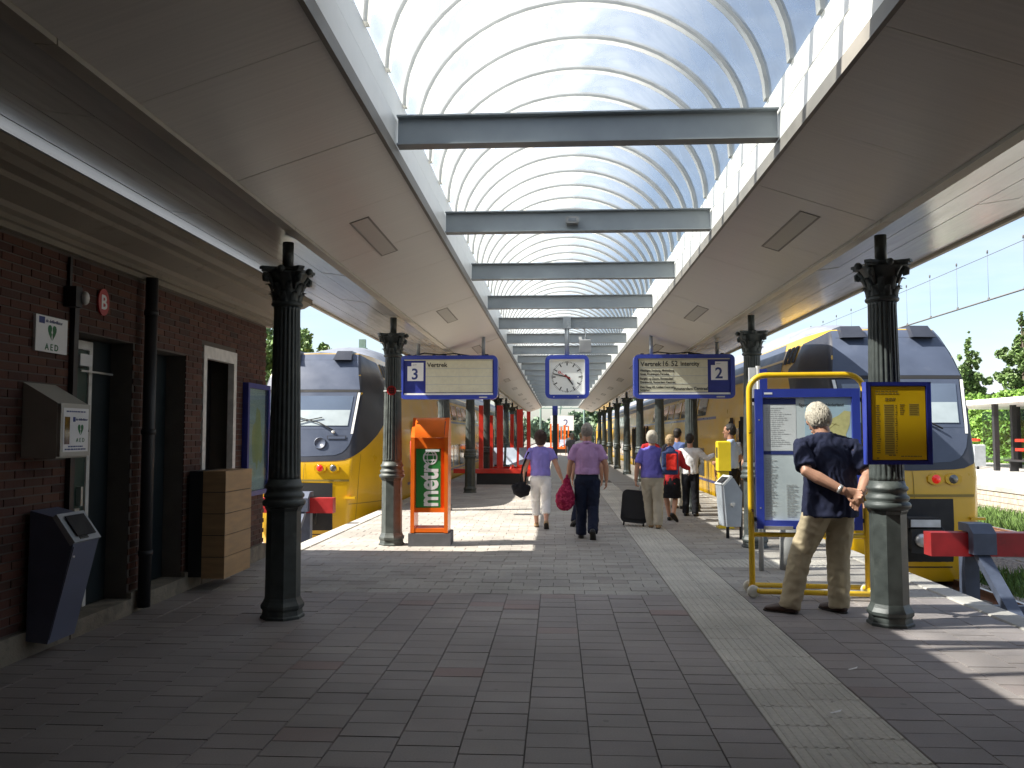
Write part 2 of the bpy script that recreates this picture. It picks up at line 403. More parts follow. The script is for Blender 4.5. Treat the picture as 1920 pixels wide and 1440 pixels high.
def text(name, s, size, mat, parent, loc, rot=(R(90), 0, 0), align='LEFT', ext=.0008, xs=1., bold=0.):
    cu = bpy.data.curves.new(name, 'FONT'); cu.body = s; cu.size = size; cu.align_x = align; cu.extrude = ext; cu.offset = bold
    cu.resolution_u = 3
    me = bake(cu); me.name = name; bpy.data.curves.remove(cu)
    me.materials.clear(); me.materials.append(MATS[mat])
    o = link(name, me, parent, loc); o.rotation_euler = rot; o.scale = (xs, 1, 1); return o

# ================================================================== SETTING
# ground sheet (ballast and rough grass beyond)
def ground_mat():
    m = mk('ground', (.20, .185, .165), .95, var=.35, vs=.8, bump=.8, bs=18, col2=(.09, .13, .035), c2pos=.52, c2soft=.1, c2s=.35)
ground_mat()
structure('ground', MB().box(-400, 400, -60, 900, -1.4, -.98), 'ground')
mk('ballast', (.23, .20, .175), .95, var=.5, vs=26, bump=1., bs=38, col2=(.13, .105, .085), c2pos=.5, c2s=20)
for nm, x in (('track_bed', -5.3), ('track_bed', 5.62), ('track_bed', 10.2)):
    structure(nm, MB().prism([(x-1.75, -.975), (x-1.35, -.86), (x+1.35, -.86), (x+1.75, -.975)], 1, 4, 300), 'ballast')

# rails and sleepers: one track per thing
def track(x, y0, label):
    t = thing('railway_track', label, 'railway track', (x, y0, -.86))
    for s_ in (-1, 1):
        c = s_ * .75
        r = part('rail', MB().prism([(c-.07, 0.01), (c+.07, 0.01), (c+.02, .04), (c+.02, .11), (c+.036, .12), (c+.036, .145), (c-.036, .145), (c-.036, .12), (c-.02, .11), (c-.02, .04)], 1, 0, 280), 'rail_rust', t)
        part('rail_head', MB().box(c-.03, c+.03, 0, 280, .146, .150), 'rail_top', r)
    me = MB().cbox(-1.25, 1.25, -.12, .12, -.06, .02, .015).mesh('sleeper', 'sleeper')
    for k in range(70): link('sleeper', me, t, (0, .3 + k*.62, 0))
    return t
track(-5.3, 12, 'railway track under the left train behind the brick building')
track(5.62, 7, 'railway track running from the grey buffer stop under the right train')
track(10.2, 5, 'rusty railway track beside the grass strip before the far platform')

# ---- platform
PL, PR, PY0, PY1 = -3.75, 4.04, -7.0, 170.0
plat = structure('platform', MB().box(PL, PR, PY0, PY1, -1.1, -.014), 'joint_sand')
part('inner_strip', MB().box(-3.95, PL-.001, PY0, 10.93, -.6, -.012), 'joint_sand', plat)
mk('paver_far', (.32, .30, .27), .7, var=.12, vs=3)
part('far_paving', MB().box(PL+.02, PR-.02, 30.0, PY1-.1, -.05, -.001), 'paver_far', plat)
# side walls of the platform, in courses
for nm, x0, x1 in (('edge_wall', PL-.03, PL-.002), ('edge_wall', PR+.002, PR+.03)):
    b = MB()
    y = 11.0 if x0 < 0 else -6
    while y < 100:
        for k, z in enumerate((-1.0, -.72, -.44)):
            b.box(x0, x1, y + .3*(k % 2), y + .3*(k % 2) + .59, z, z + .27)
        y += .6
    part(nm, b, 'concrete', plat, stuff=True)
# coping stones along both edges
cop = MB().cbox(-.26, .0, 0, .985, -.14, .006, .012).mesh('coping_stone', 'coping')
copL = MB().cbox(.0, .26, 0, .985, -.14, .006, .012).mesh('coping_stone', 'coping')
for k in range(36):
    link('coping_stone', cop, plat, (PR+.045, 4.2 + k, 0))
for k in range(24):
    link('coping_stone', copL, plat, (PL-.045, 11.05 + k, 0))
# tactile strip: two ribbed slabs wide
TX0, TX1, TS = 1.17, 1.83, .33
def tactile_mesh(kind):
    b = MB(); b.cbox(.002, TS-.002, .002, TS-.002, -.05, 0, .004)
    if kind == 'rib':
        for k in range(6):
            x = .03 + k*.054; b.cbox(x, x+.024, .008, TS-.008, -.002, .005, .004)
    else:
        for i in range(5):
            for j in range(5):
                x = .035+i*.062; y = .035+j*.062; b.cbox(x-.014, x+.014, y-.014, y+.014, -.002, .006, .006)
    return b.mesh('tactile_slab', 'tactile')
TM = {k: tactile_mesh(k) for k in ('rib', 'dot')}
for j in range(75):
    for i in range(2):
        y = 3.5 + j*TS + (.0 if i == 0 else .14)
        o = link('tactile_slab', TM['dot' if 28 <= j <= 30 or 33 <= j <= 35 else 'rib'], plat, (TX0 + i*TS, y, random.uniform(-.001, .001)))
for j in (0, 1):                                   # side branch of dotted slabs
    for i in range(5): link('tactile_slab', TM['dot'], plat, (TX1 + .01 + i*TS, 3.5 + (21+j)*TS, 0))
# pavers
PW, PD = .318, .208
pav = []                                          # (x, y, w, d)
def ok(x, y):
    if x < -3.86 and y < 11: return False
    if TX0 - .01 < x + PW*.5 < TX1 + .01: return False
    if TX1 < x + PW*.5 < TX1 + 1.67 and 3.5 + 21*TS < y + PD/2 < 3.5 + 23*TS: return False
    return True
def lay(x0, x1, y0, y1, along_y, ymin_x=None):
    if along_y:
        n = int((x1-x0)/PW); w = (x1-x0)/n
        for i in range(n):
            y = y0 - (PD*.5 if i % 2 else 0) - random.uniform(0, .03)
            while y < y1:
                d = min(PD, y1-y)
                if d > .05: pav.append((x0+i*w, max(y, y0), w, d - max(0, y0-y)))
                y += PD
    else:
        m = int((y1-y0)/PD); d = (y1-y0)/m
        for j in range(m):
            x = x0 - (PW*.5 if j % 2 else 0) - random.uniform(0, .03)
            while x < x1 - .02:
                xa = max(x, x0); xb = min(x+PW, x1)
                if xb-xa > .05: pav.append((xa, y0+j*d, xb-xa, d))
                x += PW
YB = 3.5 + 21*TS; YC = YB + 2*TS
lay(-3.84, TX0-.006, 3.3, 8.6, True); lay(-3.84, TX0-.006, 8.6, 10.95, False); lay(-3.52, TX0-.006, 10.95, 30, False)
lay(TX1+.006, PR-.23, 3.3, 8.6, True)
lay(TX1+.006, PR-.23, 8.6, YB-.004, False); lay(TX1+.006+5*TS+.02, PR-.23, YB, YC, False); lay(TX1+.006, PR-.23, YC+.004, 30, False)
def vis(p):
    x, y = p[0]+p[2]/2, p[1]
    return y > 3.9 and -.72*y < x < .60*y
pav.sort(key=lambda p: (0 if vis(p) else 1, p[1]))
unit = MB().cbox(.006, .994, .013, .987, -.06, 0, .007).mesh('paver', 'paver')
for x, y, w, d in pav[:300]:
    o = link('paver', unit, plat, (x, y, random.uniform(-.0012, .0012))); o.scale = (w, d, 1)
    o.rotation_euler = (random.uniform(-.0025, .0025), random.uniform(-.002, .002), random.uniform(-.004, .004))
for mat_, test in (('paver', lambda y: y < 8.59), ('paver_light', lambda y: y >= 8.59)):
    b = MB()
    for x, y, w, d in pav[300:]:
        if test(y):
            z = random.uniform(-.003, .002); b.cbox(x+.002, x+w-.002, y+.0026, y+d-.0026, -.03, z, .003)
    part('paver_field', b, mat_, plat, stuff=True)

# ---- far platform across the tracks
fp = structure('far_platform', MB().box(13.4, 40, 2, 170, -1.1, 0), 'concrete')
b = MB(); y = 8
while y < 70:
    for k, z in enumerate((-.95, -.78, -.61, -.44, -.27)):
        b.box(13.36, 13.398, y+.2*(k % 2), y+.2*(k % 2)+.39, z, z+.155)
    y += .4
part('edge_wall', b, 'far_wall', fp, stuff=True)
part('edge_coping', MB().box(13.33, 13.75, 2, 170, -.12, .012), 'coping', fp)
mk('pale_paving', (.48, .47, .45), .85, var=.1, vs=2)
part('paving', MB().box(13.76, 39.9, 2.1, 169.9, -.01, .008), 'pale_paving', fp)

# grass strip between the far track and the far platform
def blades(name, n, x0, x1, y0, y1, z, h, mat, wid=.018):
    rnd = random.Random(5); b = MB()
    for _ in range(n):
        x = rnd.uniform(x0, x1); y = rnd.uniform(y0, y1); t = rnd.uniform(0, 6.28); hh = h*rnd.uniform(.5, 1.2)
        dx, dy = math.cos(t)*wid, math.sin(t)*wid; lx, ly = rnd.gauss(0, .35)*hh, rnd.gauss(0, .35)*hh
        b.add([(x-dx, y-dy, z), (x+dx, y+dy, z), (x+dx*.6+lx*.5, y+dy*.6+ly*.5, z+hh*.6), (x+lx, y+ly, z+hh)], [(0, 1, 2), (0, 2, 3)])
    o = part(name, b, mat, None, stuff=True); return o
o = blades('grass', 14000, 11.45, 13.3, 14, 34, -.97, .42, 'grass', .028); tag(o, 'strip of bright green grass beside the rusty rails of the far track', 'grass')
o = blades('weeds', 5000, 6.8, 9.2, 8, 16, -.98, .22, 'grass', .02); tag(o, 'low weeds growing on the stones behind the grey buffer stop', 'weeds')

# ================================================================== BRICK STATION BUILDING
WX = -3.85; WY0, WY1, WH = -6.9, 10.95, 3.06
mk('unseen_brick', (.14, .055, .04), .9, var=.25, vs=9, bump=.4, bs=40)
bld = thing('station_building', 'red brick station building with cream cornice and dark doors along the left', 'building', (WX, 8, 0))
def L3(x, y, z): return (x - WX, y - 8, z)
def lb(b, x0, x1, y0, y1, z0, z1): return b.box(x0-WX, x1-WX, y0-8, y1-8, z0, z1)
OPEN = [(6.5, 7.45, .13, 2.43), (7.68, 8.54, .14, 2.42), (8.95, 9.9, .06, 2.58)]
b = MB(); xa, xb = WX-.32, WX-.008
ys = WY0
for (y0, y1, z0, z1) in OPEN:
    lb(b, xa, xb, ys, y0, 0, WH+.3); lb(b, xa, xb, y0, y1, z1, WH+.3); lb(b, xa, xb, y0, y1, 0, z0); ys = y1
lb(b, xa, xb, ys, WY1-.02, 0, WH+.3)
wall = part('wall', b, 'mortar', bld)
b = MB(); lb(b, -9.5, xa-.001, WY1-.3, WY1-.02, 0, WH+.3); lb(b, -9.5, -9.2, WY0, WY1-.31, 0, WH+.3); part('end_wall', b, 'mortar', bld)
b = MB(); lb(b, -9.6, WX-.06, WY0, WY1+.02, WH+.301, WH+.34); part('roof', b, 'roof_gravel', bld)
b = MB(); lb(b, WX+.02, 9.5, -3.3, -3.0, -1, 5); part('rear_blocking_wall', b, 'unseen_brick', bld)  # unseen hall wall, set close behind the camera to block fill light
b = MB(); lb(b, 4.2, 4.5, -2.99, 6.8, -1, 4.2); part('side_shade_wall', b, 'unseen_brick', bld)  # unseen wall added to keep light from the near right off the foreground
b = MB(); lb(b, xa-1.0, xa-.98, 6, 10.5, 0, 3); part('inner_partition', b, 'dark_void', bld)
# bricks
bricks = []
BH, BP, BLn = .052, .064, .222
nz_ = int((WH-.2)/BP)
for c in range(nz_):
    z = .2 + c*BP
    cuts = [(y0, y1) for (y0, y1, z0, z1) in OPEN if z+BH > z0 and z < z1]
    iv = []; s0 = 4.6
    for (y0, y1) in cuts: iv.append((s0, y0)); s0 = y1
    iv.append((s0, WY1))
    for (s0, s1) in iv:
        y = 4.6 - (BLn/2 if c % 2 else 0)
        while y < s1:
            ya, yb = max(y, s0), min(y+BLn-.012, s1)
            if yb-ya > .035: bricks.append((ya, z, yb-ya))
            y += BLn
bricks.sort(key=lambda q: (0 if q[0] > 5.55 else 1, q[0]))
ub = MB().box(-.012, .0, 0, 1, 0, BH).mesh('brick', 'brick')
for (y, z, ln) in bricks[:300]:
    o = link('brick', ub, wall, L3(WX + random.uniform(-.002, .002), y, z)); o.scale = (1, ln, 1)
b = MB()
for (y, z, ln) in bricks[300:]:
    d = random.uniform(-.002, .002); lb(b, WX-.012, WX+d, y, y+ln, z, z+BH)
for c in range(nz_):                                   # the end wall round the corner
    x = WX-.1 - (BLn/2 if c % 2 else 0)
    while x > -9.2:
        lb(b, x-BLn+.012, x, WY1-.021, WY1-.008+random.uniform(-.002, .002), .2+c*BP, .2+c*BP+BH); x -= BLn
part('brickwork', b, 'brick', wall, stuff=True)
b = MB(); ys = WY0
for (y0, y1, z0, z1) in OPEN: lb(b, WX-.005, WX+.035, ys, y0-.0, 0, .185); lb(b, WX-.2, WX+.045, y0+.002, y1-.002, 0, z0+.004) ; ys = y1
lb(b, WX-.005, WX+.035, ys, WY1, 0, .185); part('plinth', b, 'plinth', bld)
prof = [(-.03, 3.03), (.05, 3.03), (.05, 3.075), (.085, 3.08), (.085, 3.12), (.13, 3.14), (.15, 3.175), (.17, 3.18), (.36, 3.235), (.37, 3.27), (.46, 3.285), (.52, 3.32), (.57, 3.33), (.57, 3.395), (-.03, 3.395)]
part('cornice', MB().prism([(x, z) for x, z in prof], 1, WY0-8, WY1+.13-8), 'cornice', bld)
part('bounce_cover', MB().box(-.03, .575, WY0-8, WY1+.13-8, 3.396, 3.404), 'cover_grey', bld)  # added cover, dulls the sunlight bouncing off the cornice top
def lbp(name, mat, parent, *boxes):
    b = MB()
    for q in boxes: lb(b, *q)
    return part(name, b, mat, parent)
# door one: green leaf with a closer arm, white frame
d1 = lbp('door', 'door_green', bld, (WX-.235, WX-.20, 6.52, 7.05, .14, 2.32))
d1['label'] = 'dark green door with paper notices on its glass'
lbp('frame', 'frame_white', d1, (WX-.245, WX-.185, 7.05, 7.10, .14, 2.40), (WX-.245, WX-.185, 6.502, 7.0495, 2.325, 2.40))
lbp('closer', 'black_iron', d1, (WX-.199, WX-.14, 6.62, 6.95, 2.17, 2.27))
lbp('closer_cover', 'sign_white', d1, (WX-.139, WX-.13, 6.82, 7.0, 2.18, 2.28))
lbp('closer_arm', 'aluminium', d1, (WX-.15, WX-.135, 6.85, 7.35, 2.13, 2.145))
lbp('handle', 'aluminium', d1, (WX-.199, WX-.155, 6.93, 6.96, 1.0, 1.16))
lbp('lock_plate', 'aluminium', d1, (WX-.199, WX-.194, 6.91, 6.98, .9, .98))
lbp('kick_panel', 'door_dark', d1, (WX-.199, WX-.19, 6.54, 7.03, .16, .8))
nts = MB()
for k in range(4): lb(nts, WX-.199, WX-.196, 6.55, 6.66, 1.62+k*.12, 1.725+k*.12)
part('notice', nts, 'paper_white', d1)
lbp('jamb', 'door_dark', bld, (WX-.30, WX-.21, 7.105, 7.44, .14, 2.42))
d2 = lbp('door', 'door_dark', bld, (WX-.235, WX-.20, 7.70, 8.16, .15, 2.31))
d2['label'] = 'dark blue door with a thin white frame edge'
lbp('frame', 'frame_white', d2, (WX-.245, WX-.185, 8.16, 8.195, .15, 2.39), (WX-.245, WX-.185, 7.685, 8.1595, 2.315, 2.39))
lbp('handle', 'aluminium', d2, (WX-.199, WX-.165, 7.76, 7.80, 1.0, 1.14))
lbp('jamb', 'door_dark', bld, (WX-.30, WX-.21, 8.20, 8.535, .15, 2.41))
nf = lbp('niche_frame', 'frame_white', bld, (WX-.06, WX+.012, 8.955, 9.04, .07, 2.575), (WX-.06, WX+.012, 9.81, 9.895, .07, 2.575), (WX-.06, WX+.012, 9.0405, 9.8095, 2.44, 2.575))
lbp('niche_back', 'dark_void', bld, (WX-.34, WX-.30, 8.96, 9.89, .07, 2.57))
# downpipe
dp = MB().tube([(0, 0, .04), (0, 0, 3.05)], .055, 14, dome=False)
dpo = tag(part('downpipe', dp, 'black_iron', None, (WX+.10, 7.56, 0)), 'black rainwater downpipe running up the brick wall between the doors', 'pipe')
for z in (.5, 1.6, 2.7): part('bracket', MB().lathe([(.064, z), (.064, z+.05)], 14), 'black_iron', dpo)
part('conduit', MB().box(-.02, .02, -.03, .03, .3, 2.62), 'black_iron', bld, L3(WX+.022, 6.46, 0))

# ================================================================== PLATFORM CANOPY
CX, CY0, CY1 = .21, -6.5, 63.5
can = thing('platform_canopy', 'long station canopy with cream soffits and an arched glazed skylight between them', 'canopy', (CX, 8, 0))
NB = 22; BY = [6.0 + 2.66*k for k in range(-1, NB)]
for s_ in (-1, 1):
    P = lambda a_, z: (s_*a_, z)
    part('roof_deck', MB().prism([P(1.47, 3.67), P(1.47, 4.08), P(3.81, 3.69), P(3.81, 3.565), P(2.42, 3.39)], 1, CY0-8, CY1-8), 'roof_felt', can)
    # inner soffit panels
    pm = MB().prism([P(1.405, 3.617), P(2.352, 3.302), P(2.352, 3.335), P(1.405, 3.652)], 1, 0, 1.325).mesh('soffit_panel', 'panel')
    y = CY0
    while y < CY1 - .2:
        link('soffit_panel', pm, can, (0, y-8, random.uniform(-.0015, .0015))); y += 1.33
    # outer soffit boards
    nb = 4
    for i in range(nb):
        a0 = 2.465 + i*1.345/nb; a1 = 2.465 + (i+1)*1.345/nb - .007
        z0 = 3.335 + (a0-2.465)*.143; z1 = 3.335 + (a1-2.465)*.143
        bm_ = MB().prism([P(a0, z0), P(a1, z1), P(a1, z1+.02), P(a0, z0+.02)], 1, 0, 6.65).mesh('soffit_board', 'board')
        y = CY0 + (0, 2.1, 4.4, 1.2)[i]-4.4
        while y < CY1 - 3:
            link('soffit_board', bm_, can, (0, y-8, random.uniform(-.002, .002))); y += 6.66
    # crease trim in lengths, inner edge trim, outer fascia
    tm = MB().prism([P(2.355, 3.275), P(2.46, 3.285), P(2.46, 3.36), P(2.355, 3.36)], 1, 0, 3.30).mesh('crease_trim', 'trim')
    y = CY0
    while y < CY1 - 1: link('crease_trim', tm, can, (0, y-8, 0)); y += 3.31
    part('edge_trim', MB().box(s_*1.372, s_*1.402, CY0-8, CY1-8, 3.60, 3.695), 'dark_trim', can)
    part('fascia', MB().box(s_*3.813, s_*3.86, CY0-8, CY1-8, 3.50, 3.72), 'trim', can)
    part('gutter_lip', MB().box(s_*3.861, s_*3.885, CY0-8, CY1-8, 3.66, 3.735), 'dark_trim', can)
    # white curb in two tiers
    part('curb', MB().box(s_*1.378, s_*1.46, CY0-8, CY1-8, 3.698, 3.895), 'white_paint', can)
    part('curb', MB().box(s_*1.40, s_*1.468, CY0-8, CY1-8, 3.94, 4.15), 'white_paint', can)
    part('curb_joint', MB().box(s_*1.425, s_*1.46, CY0-8, CY1-8, 3.896, 3.939), 'dark_trim', can)
    # recessed luminaires
    sl = (3.302-3.617)/(2.352-1.405)
    k = 0; y = 7.75
    while y < CY1 - 2:
        b = MB(); ln = 1.3
        a0, a1 = 1.84, 1.98
        f_ = lambda a_: 3.617 + (a_-1.405)*sl
        fr = MB()
        for (p, q, ya, yb) in ((a0-.015, a0, -.015, ln+.015), (a1, a1+.015, -.015, ln+.015), (a0, a1, -.015, 0), (a0, a1, ln, ln+.015)):
            fr.prism([P(p, f_(p)-.006), P(q, f_(q)-.006), P(q, f_(q)+.004), P(p, f_(p)+.004)], 1, ya, yb)
        lo = part('luminaire', fr, 'dark_trim', can, (0, y-.65-8, 0))
        b.prism([P(a0, f_(a0)-.003), P(a1, f_(a1)-.003), P(a1, f_(a1)+.003), P(a0, f_(a0)+.003)], 1, 0, ln)
        part('diffuser', b, 'lamp_glass', lo); y += 5.2
# cross beams (I sections)
bmh = MB(); z0 = 3.70
bmh.box(-1.368, 1.368, -.006, .006, z0+.012, z0+.208); bmh.box(-1.369, 1.369, -.06, .06, z0, z0+.012); bmh.box(-1.369, 1.369, -.06, .06, z0+.2085, z0+.22)
bme = bmh.mesh('cross_beam', 'beam_grey')
for y in BY: link('cross_beam', bme, can, (0, y-8, 0))
# vault ribs and panes
A_, B_, ZS = 1.40, 1.16, 4.145
def arc(a_, b_, n=28): return [(-a_*math.cos(math.pi*i/n), ZS + b_*math.sin(math.pi*i/n)) for i in range(n+1)]
o_, i_ = arc(A_+.02, B_+.02), arc(A_-.028, B_-.028)
rb = MB()
for ya, yb, oo, ii in ((-.040, .040, o_, i_),):
    rb.grid([[(x, ya, z) for x, z in ii], [(x, yb, z) for x, z in ii]]); rb.grid([[(x, yb, z) for x, z in oo], [(x, ya, z) for x, z in oo]])
    rb.grid([[(x, ya, z) for x, z in oo], [(x, ya, z) for x, z in ii]]); rb.grid([[(x, yb, z) for x, z in ii], [(x, yb, z) for x, z in oo]])
rme = rb.mesh('vault_rib', ['rib_white', 'rib_edge'])
nq_ = len(o_)-1
for i_p, pg in enumerate(rme.polygons): pg.material_index = 1 if i_p >= 2*nq_ else 0
RS = 2.66/4
SKY0 = 4.2
y = BY[0] - .3
rys = []
while y < CY1:
    if y > SKY0: rys.append(y)
    y += RS
pa = arc(A_, B_)
pmb = MB().grid([[(x, .042, z) for x, z in pa], [(x, RS-.042, z) for x, z in pa]])
pme = pmb.mesh('skylight_pane', 'skylight')
for y in rys:
    link('vault_rib', rme, can, (0, y-8, 0))
    if y + RS < CY1: link('skylight_pane', pme, can, (0, y-8, 0))
# unseen solid lid added to darken the foreground, end cap of the vault
part('shade_lid', MB().box(-1.47, 1.47, CY0-8, SKY0-.1-8, 4.16, 4.3), 'panel', can)
ec = MB(); ec.add([(x, CY1-8, z) for x, z in pa], [tuple(range(len(pa)))]); part('vault_end', ec, 'skylight', can)

# ================================================================== CAST IRON COLUMNS
def make_column():
    t = bpy.data.objects.new('iron_column', None); COL.objects.link(t)
    oc = 22.5
    part('base', MB().lathe([(.190, -.02), (.190, .02), (.175, .03), (.170, .07), (.186, .09), (.186, .115), (.165, .15), (.152, .18), (.148, .93), (.162, .955), (.162, .965)], 8, rot=R(20), smooth=False), 'iron', t)
    part('moulding', MB().lathe([(.160, .966), (.184, .98), (.188, 1.01), (.178, 1.025), (.160, 1.035), (.176, 1.055), (.176, 1.075), (.158, 1.09), (.152, 1.12), (.168, 1.135), (.168, 1.155), (.150, 1.17), (.141, 1.21)], 28), 'iron', t)
    NF = 20
    def fl(th, z):
        k = max(0., math.cos(NF*th)); edge = min(1, max(0, (z-1.225)/.03)) * min(1, max(0, (2.735-z)/.03))
        return 1 - .085*(k**.7)*edge
    prof = [(.1405, 1.205), (.1405, 1.24), (.140, 1.27)] + [(.140 - .025*((z-1.27)/1.45), z) for z in (1.5, 1.8, 2.1, 2.4, 2.69)] + [(.1165, 2.715), (.118, 2.74)]
    part('shaft', MB().lathe(prof, 120, mod=fl), 'iron', t)
    cap = MB().lathe([(.118, 2.738), (.136, 2.75), (.140, 2.765), (.132, 2.78), (.118, 2.79), (.118, 2.83), (.124, 2.9), (.145, 2.98), (.175, 3.03), (.18, 3.045)], 28)
    for row, (n, z0_, z1_, r0, out_) in enumerate(((8, 2.79, 2.89, .124, .045), (8, 2.84, 2.975, .128, .06))):
        for k in range(n):
            th = 2*math.pi*(k + .5*row)/n; ct, st_ = math.cos(th), math.sin(th)
            pts = []
            for q in range(6):
                u = q/5; rr = r0 + out_*u**2.2; z = z0_ + (z1_-z0_)*(u if u < .85 else .85 - (u-.85)*.9); wv = .036*(1-.55*u**2)
                pts.append([((rr+dr)*ct - w_*st_, (rr+dr)*st_ + w_*ct, z) for w_, dr in ((-wv, -.006), (-wv*.4, .010), (0, .004), (wv*.4, .010), (wv, -.006))])
            cap.grid(pts)
    for k in range(4):                                   # corner volutes
        th = R(45 + 90*k); c = Vector((math.cos(th), math.sin(th), 0)); tn = Vector((-math.sin(th), math.cos(th), 0))
        pth = [c*(.135+.0) + Vector((0, 0, 2.9)), c*.17 + Vector((0, 0, 2.985)), c*.198 + Vector((0, 0, 3.02)), c*.222 + Vector((0, 0, 3.0)), c*.218 + Vector((0, 0, 2.967)), c*.198 + Vector((0, 0, 2.962)), c*.194 + Vector((0, 0, 2.985))]
        cap.tube(pth, [.014, .018, .022, .024, .024, .02, .016], 8, ref=tn)
    capo = part('capital', cap, 'iron', t)
    ab = []
    for k in range(4):
        a0 = R(45+90*k); p0 = Vector((math.cos(a0), math.sin(a0), 0))*.258; a1 = a0+R(90); p1 = Vector((math.cos(a1), math.sin(a1), 0))*.258
        tn = Vector((-math.sin(a0), math.cos(a0), 0))*.028
        ab += [p0 - tn*0 + Vector((-math.sin(a0), math.cos(a0), 0))*-.028, p0 + tn]
        for u in (.25, .5, .75):
            m_ = p0.lerp(p1, u); inn = m_.normalized()*(.045*math.sin(math.pi*u)); ab.append(m_ - inn)
    abm = MB()
    abm.prism([(p.x*.93, p.y*.93) for p in ab], 2, 3.04, 3.06); abm.prism([(p.x, p.y) for p in ab], 2, 3.0605, 3.085)
    for k in range(4):
        th = R(90*k); abm.ball((.195*math.cos(th), .195*math.sin(th), 3.06), (.035, .035, .032), 8, 6)
    part('abacus', abm, 'iron', capo)
    part('stub', MB().lathe([(.05, 3.08), (.05, 3.33)], 14), 'iron', t)
    None
    return t
CYS = [7.4, 12.3, 17.9, 23.4, 28.9, 34.4, 39.9, 45.4, 50.9, 56.4]
ORD = ['nearest', 'second', 'third', 'fourth', 'fifth', 'sixth', 'seventh', 'eighth', 'ninth', 'farthest']
col0 = make_column(); first = True
extra = {(-1, 0): 'dark fluted iron column standing nearest the brick building on the left', (1, 0): 'grey green fluted iron column carrying the yellow timetable board',
         (-1, 1): 'fluted iron column standing right beside the orange newspaper stand', (1, 1): 'fluted iron column directly behind the grey bin and map stand'}
for s_, x, side in ((-1, -2.42, 'left'), (1, 2.81, 'right')):
    for k, y in enumerate(CYS):
        c = col0 if first else copy_tree(col0); first = False
        c.location = (x, y, 0)
        lab = extra.get((s_, k), 'fluted iron column, %s from the camera in the %s row' % (ORD[k] if k < 9 else 'last and farthest', side))
        tag(c, lab, 'column', 'cast iron columns under the canopy')

# ================================================================== TRAINS
def interp(x, tab):
    if x <= tab[0][0]: return tab[0][1]
    for (a0, b0), (a1, b1) in zip(tab, tab[1:]):
        if x <= a1: return b0 + (b1-b0)*(x-a0)/(a1-a0)
    return tab[-1][1]
HW = [(-.75, 1.30), (-.4, 1.40), (.2, 1.45), (1.5, 1.45), (2.2, 1.38), (2.7, 1.28), (3.1, 1.14), (3.42, .99)]
XF = [(-.75, .85), (.2, .95), (1.0, 1.0), (1.7, 1.02), (2.5, 1.07), (2.9, 1.0), (3.42, .87)]
Y0 = [(-.75, .30), (-.45, .06), (.2, .0), (.9, .02), (1.15, .09), (1.75, .24), (2.5, .50), (2.56, .52), (2.9, .68), (3.25, .93), (3.42, 1.12)]
DD = [(-.75, .95), (.2, 1.1), (1.5, 1.2), (2.5, 1.2), (3.42, 1.15)]
def nose(q, z, off=0.):
    """q 0..1 round the nose (flat front to .6, splayed cheek to 1), beyond 1 along the side in metres"""
    sg = -1 if q < 0 else 1; q = abs(q); w = interp(z, HW); y0 = interp(z, Y0); D = interp(z, DD); xf = interp(z, XF)
    if q <= .6:
        u = q/.6; x, y = xf*u, y0 + .07*u*u; nx, ny = .10*u, -1
    elif q <= 1:
        u = (q-.6)/.4; x = xf + (w-xf)*u; y = y0 + .07 + (D-.07)*(.62*u + .38*u*u); l_ = math.hypot(D, w-xf); nx, ny = D/l_, -(w-xf)/l_
    else:
        x, y = w, y0 + D + (q-1); nx, ny = 1, 0
    return (sg*(x + nx*off), y + ny*off, z)
def qx(x, z):
    """q for a lateral offset x at height z"""
    w = interp(z, HW); xf = interp(z, XF); a_ = abs(x)
    q = .6*a_/xf if a_ <= xf else .6 + .4*min(1, (a_-xf)/(w-xf)); return math.copysign(q, x)
LEN = 78.
def patch(b, qa, qb, za, zb, off, nq=14, nz=8):
    """grid from q qa(z)..qb(z); za(q)/zb(q) may be callables of the fraction"""
    pts = []
    for i in range(nz+1):
        row = []
        for j in range(nq+1):
            u = j/nq; q0 = qa; q1 = qb
            q = q0 + (q1-q0)*u
            z_lo = za(q) if callable(za) else za; z_hi = zb(q) if callable(zb) else zb
            z = z_lo + (z_hi-z_lo)*i/nz
            row.append(nose(q, z, off))
        pts.append(row)
    b.grid(pts); return b
def xpatch(b, x0, x1, z0, z1, off, nx=8, nz=6, trap=0.):
    """patch given by lateral offsets; trap widens the upper edge"""
    pts = []
    for i in range(nz+1):
        u = i/nz; z = z0 + (z1-z0)*u; row = []
        for j in range(nx+1):
            v = j/nx; x = x0 + (x1-x0)*v; x *= 1 + trap*u
            row.append(nose(qx(x, z), z, off))
        pts.append(row)
    b.grid(pts); return b
zmask = [(0, 1.03), (.4, 1.05), (.5, 1.07), (.6, 1.14), (.68, 1.22), (.78, 1.36), (.9, 1.60), (1.0, 1.88), (1.3, 2.36), (1.65, 2.76)]
zinner = [(0, 1.14), (.38, 1.17), (.47, 1.23), (.53, 1.34), (.57, 1.52), (.585, 1.70)]
